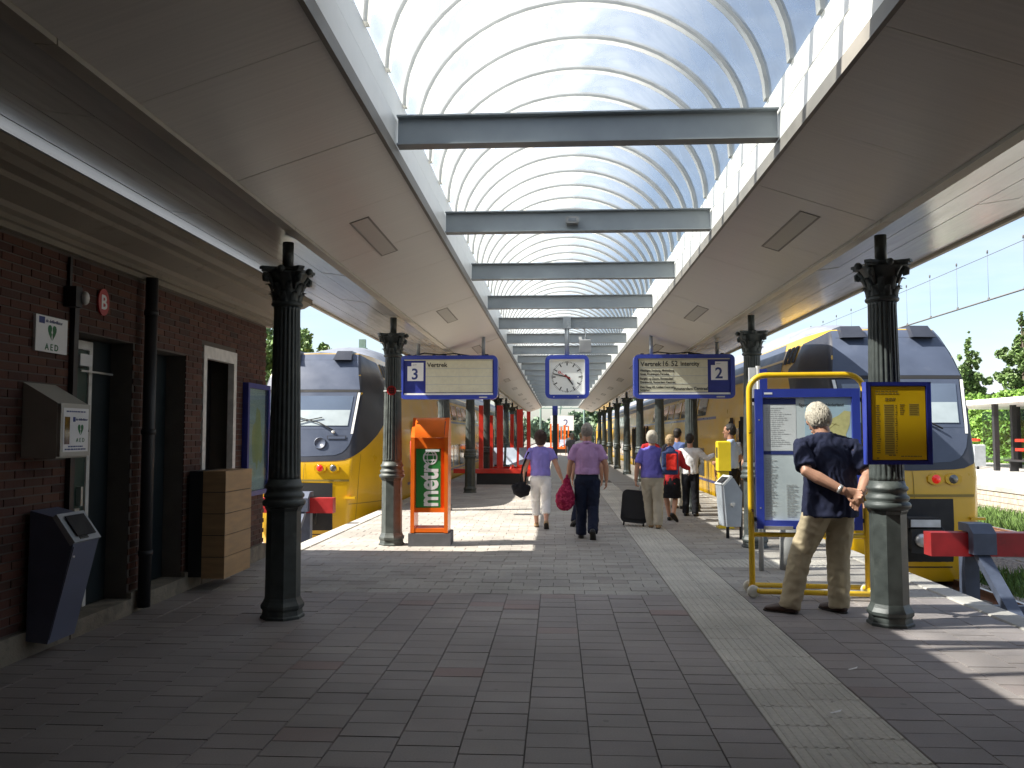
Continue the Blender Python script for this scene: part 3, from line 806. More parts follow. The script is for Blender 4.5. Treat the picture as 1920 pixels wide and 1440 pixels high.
def train(label, cx, yn, side):
    """side = +1 when its platform is on its own +x side"""
    t = thing('train', label, 'train', (cx, yn, 0))
    qs = [0, .1, .2, .3, .4, .5, .56, .595, .605, .65, .7, .75, .8, .85, .9, .95, 1.0]
    ext = [1.05, 1.3, 1.8, 2.5, 4, 8, 16, 27, 40, 56, LEN]
    zs = [-.75, -.45, -.1, .2, .6, .9, 1.1, 1.3, 1.5, 1.75, 2.0, 2.2, 2.5, 2.7, 2.9, 3.1, 3.25, 3.42]
    full = [-q for q in reversed(qs[1:]+ext)] + qs + ext
    b = MB().grid([[nose(q, z) for q in full] for z in zs])
    body = part('body', b, 'train_yellow', t)
    # roof with the raised fairing
    rows = []
    for q in [0.001] + qs[1:] + ext:
        x, y, z = nose(q, 3.42); h = .44*min(1, max(0, (y-1.5)/2.6))**1.0; row = []
        for j in range(13):
            v = -1 + 2*j/12; row.append((x*v, y, 3.421 + .03*(1-v*v) + h*max(0, 1-abs(v)**3.2)))
        rows.append(row)
    part('roof', MB().grid(rows), 'train_roof', t)
    # roof sides above the yellow, upper deck
    b = MB()
    for sg in (-1, 1):
        b.grid([[nose(sg*q, z, .006) for q in (2.2, 3, 5, 10, 20, 40, LEN)] for z in (2.82, 3.0, 3.2, 3.40)], flip=sg < 0)
    part('roof_flank', b, 'train_blue', t)
    # dark mask round the front
    b = MB(); patch(b, -1.65, 1.65, lambda q: interp(abs(q), zmask), lambda q: interp(abs(q), [(0, 3.41), (.6, 3.40), (1.0, 3.28), (1.3, 2.95), (1.65, 2.84)]), .008, 66, 16)
    mask = part('mask', b, 'train_charcoal', body)
    b = MB(); patch(b, -.585, .585, lambda q: interp(abs(q), zinner), 1.80, .014, 28, 6); part('nose_panel', b, 'train_blue', body)
    b = MB(); xpatch(b, -1.04, 1.04, 2.58, 3.405, .016, 14, 8, trap=-.17); brow = part('brow_panel', b, 'train_blue', body)
    b = MB(); xpatch(b, -1.04, 1.04, 2.52, 2.575, .018, 14, 2); part('brow_gap', b, 'rubber', body)
    b = MB(); xpatch(b, -.925, .925, 1.72, 2.515, .016, 14, 6, trap=.07); ws = part('windscreen_frame', b, 'train_blue', body)
    b = MB(); xpatch(b, -.86, .86, 1.79, 2.44, .024, 14, 6, trap=.07); part('windscreen', b, 'windscreen', ws)
    b = MB(); xpatch(b, -.85, .85, 1.795, 2.13, .027, 14, 3, trap=.035); part('blind', b, 'blind_pale', ws)
    for sg in (-1, 1):
        b = MB(); xpatch(b, sg*.928, sg*.975, 1.62, 2.51, .020, 2, 6, trap=.085); part('pillar_strip', b, 'white_paint', ws)
        # wiper
        p0, p1, p2 = nose(qx(sg*.55, 1.70), 1.70, .06), nose(qx(sg*.25, 1.86), 1.86, .06), nose(qx(-sg*.25+.05, 1.97), 1.97, .05)
        wp = part('wiper', MB().tube([p0, p1], .014, 6).tube([p1, p2], .010, 6), 'rubber', body)
        # roof pods and lamps
        pod = MB(); x0_, x1_ = sg*.38, sg*.78
        ya = .78
        pod.add([(x0_, ya, 3.25), (x1_, ya+.05, 3.25), (x1_*.95, ya+.28, 3.47), (x0_*1.1, ya+.25, 3.47), (x0_, ya+.7, 3.25), (x1_, ya+.7, 3.25), (x1_*.95, ya+.7, 3.47), (x0_*1.1, ya+.7, 3.47)],
                [(0,1,2,3),(4,7,6,5),(0,4,5,1),(3,2,6,7),(0,3,7,4),(1,5,6,2)])
        part('roof_pod', pod, 'train_charcoal', t)
        for nm, xo, mt in (('tail_lamp', .345, 'lamp_red'), ('head_lamp', .62, 'lamp_clear')):
            c = nose(qx(sg*xo, .90), .90, .012)
            fr = MB().prism([(.125*math.cos(k*math.pi/8)*(1.1 if k % 4 else 1), .09*math.sin(k*math.pi/8)*1.02) for k in range(16)], 1, -.025, .02)
            fo = part(nm, fr, 'train_yellow', body, (c[0], c[1], c[2]))
            part('lens', MB().lathe([(.085, -.03), (.07, .0), (.03, .014), (.004, .018)], 18), mt, fo, (0, -.028, 0)).rotation_euler = (R(90), 0, 0)
        pk = MB().box(-.11, .11, -.10, .0, -.02, .02); c = nose(qx(sg*.98, .28), .28, 0); part('step_bracket', pk, 'train_yellow', body, c)
    # coupler recess with coupler
    b = MB(); xpatch(b, -.61, .61, -.50, .59, .010, 12, 8); part('coupler_recess', b, 'rubber', body)
    cp = MB(); cp.box(-.20, .20, -.42, .1, -.16, .12); cp.box(-.24, .24, -.46, -.42, -.2, .16); cp.box(-.24, .24, -.36, .05, .17, .32)
    cpo = part('coupler', cp, 'under', t)
    cf = MB(); cf.lathe([(.10, 0), (.10, .06), (.05, .08)], 16); part('coupler_cone', cf, 'aluminium', cpo, (-.1, -.46, 0)).rotation_euler = (R(90), 0, 0)
    part('coupler_box', MB().box(-.22, .22, -.40, -.38, .19, .30), 'train_silver', cpo)
    for hx, hz in ((-.38, .05), (.36, .02), (-.30, -.12)):   # brake hoses beside the coupler
        part('hose', MB().tube([(hx, .02, hz+.18), (hx, -.16, hz+.10), (hx*.9, -.20, hz-.14), (hx*.8, -.06, hz-.26)], .022, 8), 'rubber', t)
    b = MB(); xpatch(b, -.005, .005, .60, 1.02, .012, 1, 4); part('nose_seam', b, 'print_olive', body)
    for sg in (-1, 1):
        b = MB(); patch(b, sg*.70, sg*.705, -.45, 1.18, .006, 1, 8); part('cheek_seam', b, 'print_olive', body)
        b = MB(); patch(b, sg*.60, sg*1.02, .14, .155, .006, 10, 1); part('skirt_seam', b, 'print_olive', body)
    # nose fittings: round cap, handle bar, small lamp
    c = nose(qx(-side*-.30, 1.42), 1.42, .014)
    part('round_cap', MB().lathe([(.13, 0), (.13, .02), (.11, .03), (.11, .022), (.0, .022)], 22, cap=False), 'train_blue', body, c).rotation_euler = (R(78), 0, 0)
    b = MB(); xpatch(b, side*.44, side*.84, 1.50, 1.58, .028, 6, 2); part('step_slot', b, 'train_charcoal', body)
    b = MB(); xpatch(b, side*.46, side*.82, 1.515, 1.565, .031, 6, 2); part('step_plate', b, 'train_blue', body)
    c = nose(qx(side*.56, 1.66), 1.66, .03); part('marker_lamp', MB().ball((0, 0, 0), .035, 10, 6), 'white_paint', body, c)
    b = MB(); xpatch(b, -.95, .95, .62, .66, .012, 12, 1); part('nose_seam', b, 'print_olive', body)
    # side livery on the platform side, windows and doors
    sg = side; w = 1.45
    def sp(nm, y0, y1, z0, z1, mat, off, parent=body, n=2):
        pts = [[(sg*(interp(z, HW)+off), y, z) for y in (y0, y1)] for z in [z0 + (z1-z0)*k/n for k in range(n+1)]]
        return part(nm, MB().grid(pts, flip=(sg < 0)), mat, parent)
    sp('waist_stripe', 4.2, LEN-.2, .30, .37, 'train_stripe', .006)
    sp('upper_stripe', 9.0, LEN-.2, 2.02, 2.09, 'train_stripe', .006)
    sp('cant_stripe', 2.6, LEN-.2, 3.02, 3.07, 'train_yellow', .012)
    for g in range(3):                                   # air grille louvres behind the mask
        pts = [[(sg*(interp(z, HW)+.016), 2.2+.28*g+u*.22+(z-2.9)*.3, z) for u in (0, 1)] for z in (2.95, 3.1, 3.28)]
        part('grille', MB().grid(pts, flip=sg < 0), 'rubber', body)
    b = MB().box(sg*1.2, sg*1.40, 3.2, LEN-.3, -.95, -.50); part('underframe', b, 'under', t)
    sp('cab_door', 2.75, 3.45, .05, 1.95, 'train_charcoal', .004); sp('cab_door_leaf', 2.78, 3.42, .08, 1.92, 'train_yellow', .010)
    for car in range(3):
        yb = 4.0 + car*26.
        if car: sp('gangway', yb-.6, yb-.1, -.5, 3.0, 'rubber', .010, n=6)
        for k in range(8):                                # lower and upper deck windows
            y = yb + 6.6 + k*1.72
            wn = sp('window', y, y+1.45, .42, 1.22, 'window_dark', .008); sp('window', y, y+1.45, 2.15, 2.72, 'window_dark', .012, n=3)
        for y in (yb + 1.5, yb + 2.6, yb + 21.4, yb + 22.5):  # door leaves stand slightly proud, with glass
            d = MB().box(sg*(w+.008), sg*(w+.05), y, y+.66, -.05, 1.98); do = part('door', d, 'train_yellow', t)
            part('door_edge', MB().box(sg*(w+.006), sg*(w+.075), y-.06, y-.005, -.05, 2.0), 'train_charcoal', do)
            part('door_glass', MB().box(sg*(w+.0505), sg*(w+.056), y+.12, y+.54, .75, 1.75), 'window_dark', do)
            part('grab_rail', MB().tube([(sg*(w+.09), y-.03, .3), (sg*(w+.09), y-.03, 1.9)], .02, 6), 'rubber', do)
    # wheels of the first bogie
    for y in (3.4, 6.0):
        for s2 in (-1, 1):
            wh = part('wheel', MB().lathe([(.46, -.06), (.46, .03), (.49, .05), (.49, .07), (.2, .075)], 24), 'under', t, (s2*.75, y, -.26)); wh.rotation_euler = (0, R(90), 0)
    return t
trL = train('yellow and grey double deck train standing at the left platform edge behind the brick building', -5.32, 17.5, 1)
trR = train('yellow and grey double deck train standing at the right platform edge behind the map stand', 5.62, 13.7, -1)

# ================================================================== BUFFER STOPS
def buffer_stop(label, x, y):
    t = thing('buffer_stop', label, 'buffer stop', (x, y, -.86))
    zc = 1.19                                          # beam centre above the sleepers
    bb = part('beam', MB().box(-1.30, 1.30, -.10, .10, zc-.135, zc+.135), 'buffer_red', t)
    for s_ in (-1, 1):
        part('post', MB().box(s_*.75-.08, s_*.75+.08, .101, .26, .1, zc+.10), 'buffer_steel', t)
        cl = MB().prism([(-.22, zc-.10), (-.22, zc+.14), (-.10, zc+.24), (.14, zc+.24), (.14, zc+.145), (-.101, zc+.145), (-.101, zc-.10)], 0, s_*.75-.13, s_*.75+.13)
        part('clamp', cl, 'buffer_steel', t)
        br = MB().prism([(-.17, zc-.10), (-.05, zc-.10+.0), (-1.22, .10), (-1.40, .10)], 0, s_*.75-.07, s_*.75+.07); part('brace', br, 'buffer_steel', t)
        part('foot_plate', MB().box(s_*.75-.14, s_*.75+.14, -1.5, .5, .152, .17), 'buffer_steel', t)
    part('tie', MB().box(-.67, .67, .12, .22, .35, .45), 'buffer_steel', t)
    return t
bL = buffer_stop('red beamed buffer stop in front of the left train', -5.32, 15.1)
bR = buffer_stop('red beamed buffer stop on grey steel braces at the right platform edge', 5.62, 10.2)
part('back_plate', MB().box(.85, 1.3, .30, .34, 1.05, 1.62), 'buffer_steel', bR)

# ================================================================== HANGING SIGNS
def round_rect(w, h, r, n=5):
    pts = []
    for cx_, cz_, a0 in ((w/2-r, h/2-r, 0), (-w/2+r, h/2-r, 90), (-w/2+r, -h/2+r, 180), (w/2-r, -h/2+r, 270)):
        for k in range(n+1):
            a_ = R(a0 + 90*k/n); pts.append((cx_ + r*math.cos(a_), cz_ + r*math.sin(a_)))
    return pts
def frame_ring(b, w, h, r, iw, ih, ir, y0, y1):
    o_, i_ = round_rect(w, h, r), round_rect(iw, ih, ir); n = len(o_)
    vs = [(x, y0, z) for x, z in o_] + [(x, y0, z) for x, z in i_] + [(x, y1, z) for x, z in o_] + [(x, y1, z) for x, z in i_]
    fs = []
    for k in range(n):
        j = (k+1) % n
        fs += [(k, n+k, n+j, j), (2*n+k, 2*n+j, 3*n+j, 3*n+k), (k, j, 2*n+j, 2*n+k), (n+k, 3*n+k, 3*n+j, n+j)]
    b.add(vs, fs); return b
def departure_board(label, cx, num, lines):
    W_, H_ = 1.94, .86; cz = 2.73
    t = thing('departure_board', label, 'sign', (cx, 16.6, cz))
    fr = frame_ring(MB(), W_, H_, .10, W_-.15, H_-.15, .03, -.14, .14); part('housing', fr, 'sign_blue', t)
    part('back', MB().box(-W_/2+.076, W_/2-.076, -.09, .12, -H_/2+.076, H_/2-.076), 'sign_navy', t)
    nx0, nx1 = (-W_/2+.10, -W_/2+.50) if num == '3' else (W_/2-.50, W_/2-.10)
    fx0, fx1 = (nx1+.015, W_/2-.10) if num == '3' else (-W_/2+.10, nx0-.015)
    fp_ = part('flap_panel', MB().box(fx0, fx1, -.10, -.091, -H_/2+.13, H_/2-.10), 'flap_cream', t)
    for k in range(1, 4):
        z = H_/2-.10 - k*(H_-.23)/4; part('flap_line', MB().box(fx0, fx1, -.1035, -.1005, z-.005, z+.004), 'print_grey', fp_)
    part('flap_line', MB().box((fx0+fx1)/2-.002, (fx0+fx1)/2+.002, -.103, -.1005, -H_/2+.13, H_/2-.26), 'print_grey', fp_)
    dots = MB(); n = 16
    for r_ in range(4):
        for k in range(n):
            x = fx0 + (k+.5)*(fx1-fx0)/n; z = H_/2-.10 - (r_+.55)*(H_-.23)/4
            if (num == '3' and not (r_ == 0 and k < 6)): dots.box(x-.010, x+.010, -.1035, -.1005, z-.003, z+.003)
    if dots.v: part('flap_pins', dots, 'print_grey', fp_)
    lb_ = MB().box(nx0+.06, nx1-.06, -.10, -.0905, -.10, .22) if False else MB().prism([(nx0+.05, -.07), (nx1-.03, -.07), (nx1-.03, .29), (nx0+.13, .29), (nx0+.13, .22), (nx0+.05, .22)], 1, -.098, -.0905)
    np_ = part('number_plate', lb_, 'sign_white', t)
    text('numeral', num, .30, 'print_navy', np_, ((nx0+nx1)/2, -.0995, -.035), align='CENTER', bold=.006)
    text('caption', 'spoor', .035, 'print_navy', np_, ((nx0+nx1)/2-.05, -.0995, .24), align='LEFT')
    part('light_strip', MB().box(-W_/2+.09, W_/2-.09, -.125, -.10, -H_/2+.080, -H_/2+.115), 'white_paint', t)
    part('light_strip', MB().box(-W_/2+.09, W_/2-.09, -.125, -.10, H_/2-.097, H_/2-.080), 'flap_cream', t)
    part('maker_plate', MB().box(W_/2-.36, W_/2-.20, -.143, -.1405, -H_/2+.02, -H_/2+.045), 'print_grey', t)
    text('heading', 'Vertrek', .125, 'print_black', fp_, (fx0+.03, -.1045, H_/2-.225), bold=.002)
    for i, (s_, x, z, sz) in enumerate(lines):
        text('flap_text', s_, sz, 'print_black', fp_, (fx0+x, -.1045, z), xs=.9, bold=.0015)
    for dx, top in (((-.62), 3.47), (.68, 3.49)) if num == '3' else ((-.62, 3.48), (.66, 3.44)):
        part('hanger', MB().tube([(dx, 0, H_/2-.01), (dx, 0, top-cz+.12)], .035, 10, dome=False), 'beam_grey', t)
    part('cable', MB().tube([(-.75, 0, H_/2), (-.5, 0, H_/2+.06), (-.2, .02, H_/2+.03), (.1, 0, H_/2+.05), (.4, 0, H_/2+.005)], .012, 6), 'rubber', t)
    for dx in (-.8, -.3, .2, .75): part('lug', MB().box(dx-.03, dx+.03, -.06, .06, H_/2, H_/2+.03), 'black_iron', t)
    return t
departure_board('blue framed hanging departure board with platform number 3 and empty cream flaps', -2.14, '3', [])
departure_board('blue framed hanging departure board with platform number 2 showing 16 52 Intercity Amsterdam Centraal', 2.465, '2', [
    ('16', .44, .205, .145), ('52', .62, .205, .145), ('Intercity', .80, .21, .12),
    ('Vlissingen Souburg, Middelburg', .02, .10, .058), ('Goes, Kruiningen-Yerseke', .02, .03, .058),
    ('Bergen op Zoom, Roosendaal', .02, -.06, .058), ('Dordrecht, Rotterdam Centraal', .02, -.13, .058),
    ('Den Haag HS, Leiden Centraal', .02, -.225, .058), ('Schiphol', .02, -.285, .058), ('Amsterdam Centraal', .665, -.265, .086)])
# clock
ck = thing('station_clock', 'square blue framed station clock with white dial hanging under the skylight', 'clock', (.195, 16.6, 2.73))
part('housing', frame_ring(MB(), .86, .86, .12, .70, .70, .03, -.13, .13), 'sign_blue', ck)
part('inner_rim', frame_ring(MB(), .699, .699, .03, .655, .655, .01, -.115, -.06), 'white_paint', ck)
dl = part('dial', MB().box(-.34, .34, -.075, .1, -.34, .34), 'dial', ck)
for k in range(60):
    an = 2*math.pi*k/60; r0, r1, wv = (.225, .305, .011) if k % 5 == 0 else (.275, .305, .005)
    c, s_ = math.sin(an), math.cos(an)
    tk = MB().add([(c*r0 - s_*wv, -.077, s_*r0 + c*wv), (c*r0 + s_*wv, -.077, s_*r0 - c*wv), (c*r1 + s_*wv, -.077, s_*r1 - c*wv), (c*r1 - s_*wv, -.077, s_*r1 + c*wv)], [(0, 1, 2, 3)])
    part('hour_mark' if k % 5 == 0 else 'minute_mark', tk, 'print_black', dl)
def hand(nm, deg, r0, r1, wv, mat, yy):
    an = R(deg); c, s_ = math.sin(an), math.cos(an)
    p = [(c*r0 - s_*wv, s_*r0 + c*wv), (c*r0 + s_*wv, s_*r0 - c*wv), (c*r1 + s_*wv*.7, s_*r1 - c*wv*.7), (c*r1 - s_*wv*.7, s_*r1 + c*wv*.7)]
    return part(nm, MB().prism(p, 1, yy-.004, yy), mat, ck)
hand('hour_hand', 144, -.06, .19, .017, 'print_black', -.082); hand('minute_hand', 283, -.06, .285, .012, 'print_black', -.088)
sh = hand('second_hand', 302, -.08, .15, .006, 'red_hand', -.094)
an = R(302); rg = MB(); n = 20
for k in range(n):
    a0, a1 = 2*math.pi*k/n, 2*math.pi*(k+1)/n; cx_, cz_ = math.sin(an)*.175, math.cos(an)*.175
    rg.add([(cx_+math.cos(a0)*.026, -.097, cz_+math.sin(a0)*.026), (cx_+math.cos(a1)*.026, -.097, cz_+math.sin(a1)*.026), (cx_+math.cos(a1)*.014, -.097, cz_+math.sin(a1)*.014), (cx_+math.cos(a0)*.014, -.097, cz_+math.sin(a0)*.014)], [(0, 1, 2, 3)])
part('ring', rg, 'red_hand', sh)
part('hanger', MB().tube([(0, 0, .43), (0, 0, 1.0)], .045, 12, dome=False), 'beam_grey', ck)
part('clamp', MB().box(-.08, .08, -.07, .07, .96, 1.185), 'beam_grey', ck)
part('screw', MB().box(-.27, -.25, -.134, -.131, -.40, -.385).box(.2, .22, -.134, -.131, -.40, -.385), 'white_paint', ck)
# loudspeaker box behind the clock and floodlight on the second beam
lsb = thing('hanging_box', 'small light grey box hanging from a chain just right of the clock hanger', 'box', (.58, 17.4, 3.30))
part('case', MB().cbox(-.12, .12, -.06, .06, 0, .26, .015), 'aluminium', lsb)
part('chain', MB().tube([(0, 0, .25), (.02, 0, .4), (-.02, 0, .46), (0, -.6, .62)], .012, 6), 'beam_grey', lsb)
part('socket', MB().box(-.13, -.07, -.03, .03, .27, .32), 'white_paint', lsb)
sen = thing('sensor_box', 'small grey sensor box fixed to the second skylight cross beam', 'sensor', (.16, 8.60, 3.80))
part('case', MB().prism([(-.055, -.035), (.055, -.035), (.065, -.02), (.065, .02), (.055, .035), (-.055, .035), (-.065, .02), (-.065, -.02)], 1, -.06, .05), 'concrete', sen)
part('lens', MB().box(-.04, .04, -.064, -.0605, -.015, .015), 'lamp_clear', sen)

# ================================================================== THINGS ON THE BRICK WALL
def heart(b, s_, y, cz, k=0.):
    for sg in (-1, 1):
        pts = []
        for i in range(13):
            u = i/12; a_ = math.pi*u
            x = .5*(1-math.cos(a_))*.5; pts.append
        hp = [(sg*.03, .32), (sg*.10, .44), (sg*.24, .48), (sg*.38, .42), (sg*.45, .28), (sg*.42, .10), (sg*.30, -.12), (sg*.15, -.32), (sg*.035, -.46), (sg*.06, -.25), (sg*.0+sg*.02, -.05), (sg*.09, .02), (sg*.04, .18)]
        b.add([(y, x*s_, cz + z*s_) for x, z in hp], [tuple(range(len(hp)))])
    return b
RW = (R(90), 0, R(90))                                   # text on a wall that faces +x
sg_ = thing('aed_sign', 'white square sign with green heart and the letters AED on the brick wall', 'sign', (WX+.004, 6.16, 2.355))
part('plate', MB().box(0, .022, -.20, .20, -.135, .135), 'sign_white', sg_)
part('flag', MB().box(.0225, .0235, -.165, -.095, .075, .125), 'print_navy', sg_)
part('heart', heart(MB(), .125, .0235, .012), 'print_green', sg_)
text('letters', 'A E D', .068, 'print_green', sg_, (.0235, 0, -.118), RW, 'CENTER', bold=.001)
text('caption', 'de defibrillator', .036, 'print_navy', sg_, (.0235, -.085, .088), RW, 'LEFT')
ab_ = thing('aed_cabinet', 'cream defibrillator cabinet with sloping top mounted on the brick wall', 'cabinet', (WX+.004, 6.07, 1.43))
cab = MB().prism([(0, 0), (.26, 0), (.26, .40), (0, .55)], 1, -.20, .19); part('case', cab, 'box_cream', ab_)
part('door', MB().box(.2605, .285, -.195, .185, .012, .395), 'box_cream', ab_)
part('lock', MB().lathe([(.012, 0), (.012, .008)], 10), 'aluminium', ab_, (.286, .172, .2)).rotation_euler = (0, R(90), 0)
for hz in (.06, .33): part('hinge', MB().tube([(.287, -.197, hz), (.287, -.197, hz+.05)], .006, 6), 'aluminium', ab_)
dpl = part('door_print', MB().box(.2855, .287, -.165, .16, .045, .365), 'sign_white', ab_)
part('window', MB().box(.2875, .289, -.15, -.085, .10, .30), 'window_dark', ab_)
part('heart', heart(MB(), .085, 0, 0), 'print_green', dpl, (.2885, .055, .205))
text('letters', 'A E D', .045, 'print_green', dpl, (.2885, .055, .115), RW, 'CENTER')
text('caption', 'de defibrillator', .026, 'print_navy', dpl, (.2885, -.01, .275), RW, 'LEFT')
part('flag', MB().box(.2875, .2885, -.045, -.015, .265, .30), 'print_navy', dpl)
ln = MB()
for z, a0, a1 in ((.335, -.13, .12), (.078, -.10, .09), (.058, -.14, .13)):
    y = a0
    while y < a1: w_ = random.uniform(.015, .04); ln.box(.2875, .2882, y, min(a1, y+w_), z, z+.010); y += w_+.006
part('print_lines', ln, 'print_navy', dpl)
bs_ = thing('letter_sign', 'small red oval sign with a white letter B above the door', 'sign', (WX+.004, 6.89, 2.72))
pts = [(.085*math.cos(2*math.pi*k/24), .115*math.sin(2*math.pi*k/24)) for k in range(24)]
part('plate', MB().prism(pts, 0, 0, .015), 'red_hand', bs_); text('letter', 'B', .17, 'sign_white', bs_, (.0165, 0, -.058), RW, 'CENTER', bold=.004)
wl = thing('wall_lamp', 'small dark wall fitting with a pale lamp beside the red letter sign', 'lamp', (WX+.004, 6.40, 2.66))
part('case', MB().box(0, .10, -.07, .02, -.06, .10), 'black_iron', wl); part('lamp_glass', MB().ball((.11, .04, .02), (.035, .03, .055), 10, 8), 'frame_white', wl)
part('conduit', MB().box(0, .025, -.03, .0, .1005, .34), 'black_iron', wl)
# wall bin with a slanted face
wb = thing('wall_bin', 'slanted blue grey litter bin with square opening fixed low on the brick wall', 'litter bin', (WX+.036, 6.12, .10))
sidep = [(0, .02), (.16, .0), (.33, .72), (.20, .90), (0, .95)]
part('casing', MB().prism(sidep, 1, -.17, .17), 'bin_blue', wb)
hd = MB().prism([(.31, .70), (.345, .725), (.20, .925), (.17, .905)], 1, -.175, .175); part('hood', hd, 'bin_grey', wb)
part('opening', MB().prism([(.3295, .762), (.3355, .767), (.233, .908), (.227, .903)], 1, -.12, .12), 'dark_void', wb)
part('lock', MB().lathe([(.014, 0), (.014, .008)], 10), 'aluminium', wb, (.30, -.12, .62)).rotation_euler = (0, R(76), 0)
part('seam', MB().prism([(.166, .028), (.170, .030), (.330, .690), (.326, .692)], 1, -.166, -.160), 'black_iron', wb)
part('catch', MB().prism([(.333, .738), (.338, .742), (.325, .760), (.320, .756)], 1, -.09, .02), 'black_iron', wb)
# stacked plywood boxing in front of the niche
pb = thing('plywood_casing', 'stacked pale plywood casing of five boards in front of the white framed niche', 'casing', (WX+.02, 9.0, .0))
for k in range(5):
    z0_ = .12 + k*.222
    part('board', MB().box(0.16, .40, -.40, .34, z0_, z0_+.214), 'plywood', pb)
part('core', MB().box(.01, .39, -.39, .33, .13, 1.22), 'black_iron', pb)
# poster case
pc = thing('poster_case', 'blue framed poster case at the far corner of the brick wall', 'poster case', (WX+.004, 10.52, 1.54))
fr = MB(); fr.box(0, .07, -.40, -.34, -.70, .70).box(0, .07, .34, .40, -.70, .70).box(0, .069, -.3399, .3399, .64, .70).box(0, .069, -.3399, .3399, -.70, -.64)
part('frame', fr, 'sign_navy', pc)
pp = part('poster', MB().box(.005, .02, -.34, .34, -.64, .64), 'map_paper', pc)
def blob_poly(cx_, cz_, rx, rz, seed, n=40, rough=.35):
    rnd = random.Random(seed); ph = [rnd.uniform(0, 6.28) for _ in range(6)]; p = []
    for k in range(n):
        t = 2*math.pi*k/n; r_ = 1 + rough*sum(math.sin((i+2)*t + ph[i])/(i+2) for i in range(6)); p.append((cx_ + rx*r_*math.cos(t), cz_ + rz*r_*math.sin(t)))
    return p
def flat_poly(b, poly, const, axis):
    vs = []
    for p in poly: q = list(p); q.insert(axis, const); vs.append(q)
    return b.add(vs, [tuple(range(len(vs)))])
part('map_print', flat_poly(MB(), blob_poly(.07, 0, .15, .42, 3), .0215, 0), 'map_land', pp)
part('label_tab', MB().box(.0205, .024, -.30, -.22, .17, .21), 'print_black', pp)
part('glass', MB().box(.05, .054, -.339, .339, -.639, .639), 'shelter_glass', pc)

# ================================================================== NEWSPAPER STAND
ms = thing('newspaper_stand', 'tall orange newspaper stand with a green metro sign beside the second left column', 'newspaper stand', (-1.845, 12.12, 0), R(2))
HWd = .27
part('plinth', MB().cbox(-.30, .31, .0, .50, 0, .19, .012), 'dark_concrete', ms)
prof = [(.0, .192), (.46, .192), (.46, 1.78), (.42, 1.85), (.24, 1.85), (.0, 1.56)]
prof = [(y, z) for y, z in prof]
part('side_panel', MB().prism(prof, 0, -HWd, -HWd+.055), 'orange', ms); part('side_panel', MB().prism(prof, 0, HWd-.055, HWd), 'orange', ms)
top = MB().grid([[(x, .0005 + .22*(1-math.cos(u)), 1.555 + .29*math.sin(u)) for x in (-HWd+.056, HWd-.056)] for u in [k*math.pi/2/8 for k in range(9)]], flip=False)
part('hood', top, 'orange', ms); part('top', MB().box(-HWd+.056, HWd-.056, .221, .455, 1.80, 1.848), 'orange', ms)
part('sill', MB().box(-HWd+.056, HWd-.056, .004, .44, .20, .255), 'orange', ms)
part('cross_bar', MB().box(-HWd+.056, HWd-.056, .04, .16, .48, .545), 'orange', ms)
part('head_bar', MB().box(-HWd+.056, HWd-.056, .035, .13, 1.40, 1.552), 'orange', ms)
part('back_panel', MB().box(-HWd+.056, HWd-.056, .062, .20, .546, 1.54), 'orange', ms)
sgn = part('sign_panel', MB().box(-.20, .16, .045, .0615, .55, 1.395), 'metro_green', ms)
text('letters', 'metr', .41, 'sign_white', sgn, (.115, .0435, .562), (R(90), R(-90), 0), 'LEFT', xs=.75, bold=.012)
gx_, gz_ = .008, 1.27; gb = MB()
def ringp(b, r0, r1, cx_, cz_, yy, n=28, sx=1.):
    for k in range(n):
        a0, a1 = 2*math.pi*k/n, 2*math.pi*(k+1)/n
        b.add([(cx_+math.cos(a0)*r1*sx, yy, cz_+math.sin(a0)*r1), (cx_+math.cos(a1)*r1*sx, yy, cz_+math.sin(a1)*r1), (cx_+math.cos(a1)*(r0 if sx == 1 else r0)*sx, yy, cz_+math.sin(a1)*r0), (cx_+math.cos(a0)*r0*sx, yy, cz_+math.sin(a0)*r0)], [(0, 1, 2, 3)])
ringp(gb, .086, .106, gx_, gz_, .0425)
ringp(gb, .080, .098, gx_, gz_, .0420, sx=.5)
for d in (-.038, .038):
    h_ = math.sqrt(.095**2 - d*d); gb.box(gx_-h_, gx_+h_, 0.0410, .0416, gz_+d-.007, gz_+d+.007)
    
part('globe', gb, 'sign_white', sgn)
part('leaflet', MB().box(-.06, .14, .022, .044, 1.355, 1.385), 'paper_white', ms)
wp_ = thing('marker_post', 'thin white post with a red top between the column and orange stand', 'post', (-2.17, 12.62, 0))
part('pole', MB().tube([(0, 0, 0), (0, 0, 1.2)], .032, 12, dome=False), 'white_paint', wp_); part('band', MB().lathe([(.034, .82), (.034, .90)], 12), 'print_navy', wp_)
part('cap', MB().lathe([(.045, 1.201), (.045, 1.50), (.03, 1.52)], 12), 'red_hand', wp_)
# red round sign strapped to the column
rs = thing('round_sign', 'small round red sign strapped to the second left column', 'sign', (-2.40, 12.12, 2.24))
part('disc', MB().disc((0, -.032, 0), .068, 1, 24), 'red_hand', rs); part('rim', MB().lathe([(.07, 0), (.07, .012)], 24), 'red_hand', rs, (0, -.018, 0)).rotation_euler = (R(90), 0, 0)
ck_ = MB()
for dx in (-.028, 0, .028): ck_.box(dx-.004, dx+.004, -.0345, -.033, -.045, .045)
for dz in (-.028, 0, .028): ck_.box(-.045, .045, -.0365, -.035, dz-.004, dz+.004)
part('print', ck_, 'print_black', rs)
part('strap', MB().lathe([(.137, -.008), (.137, .008)], 20, cap=False), 'aluminium', rs, (-.02, .18, 0))

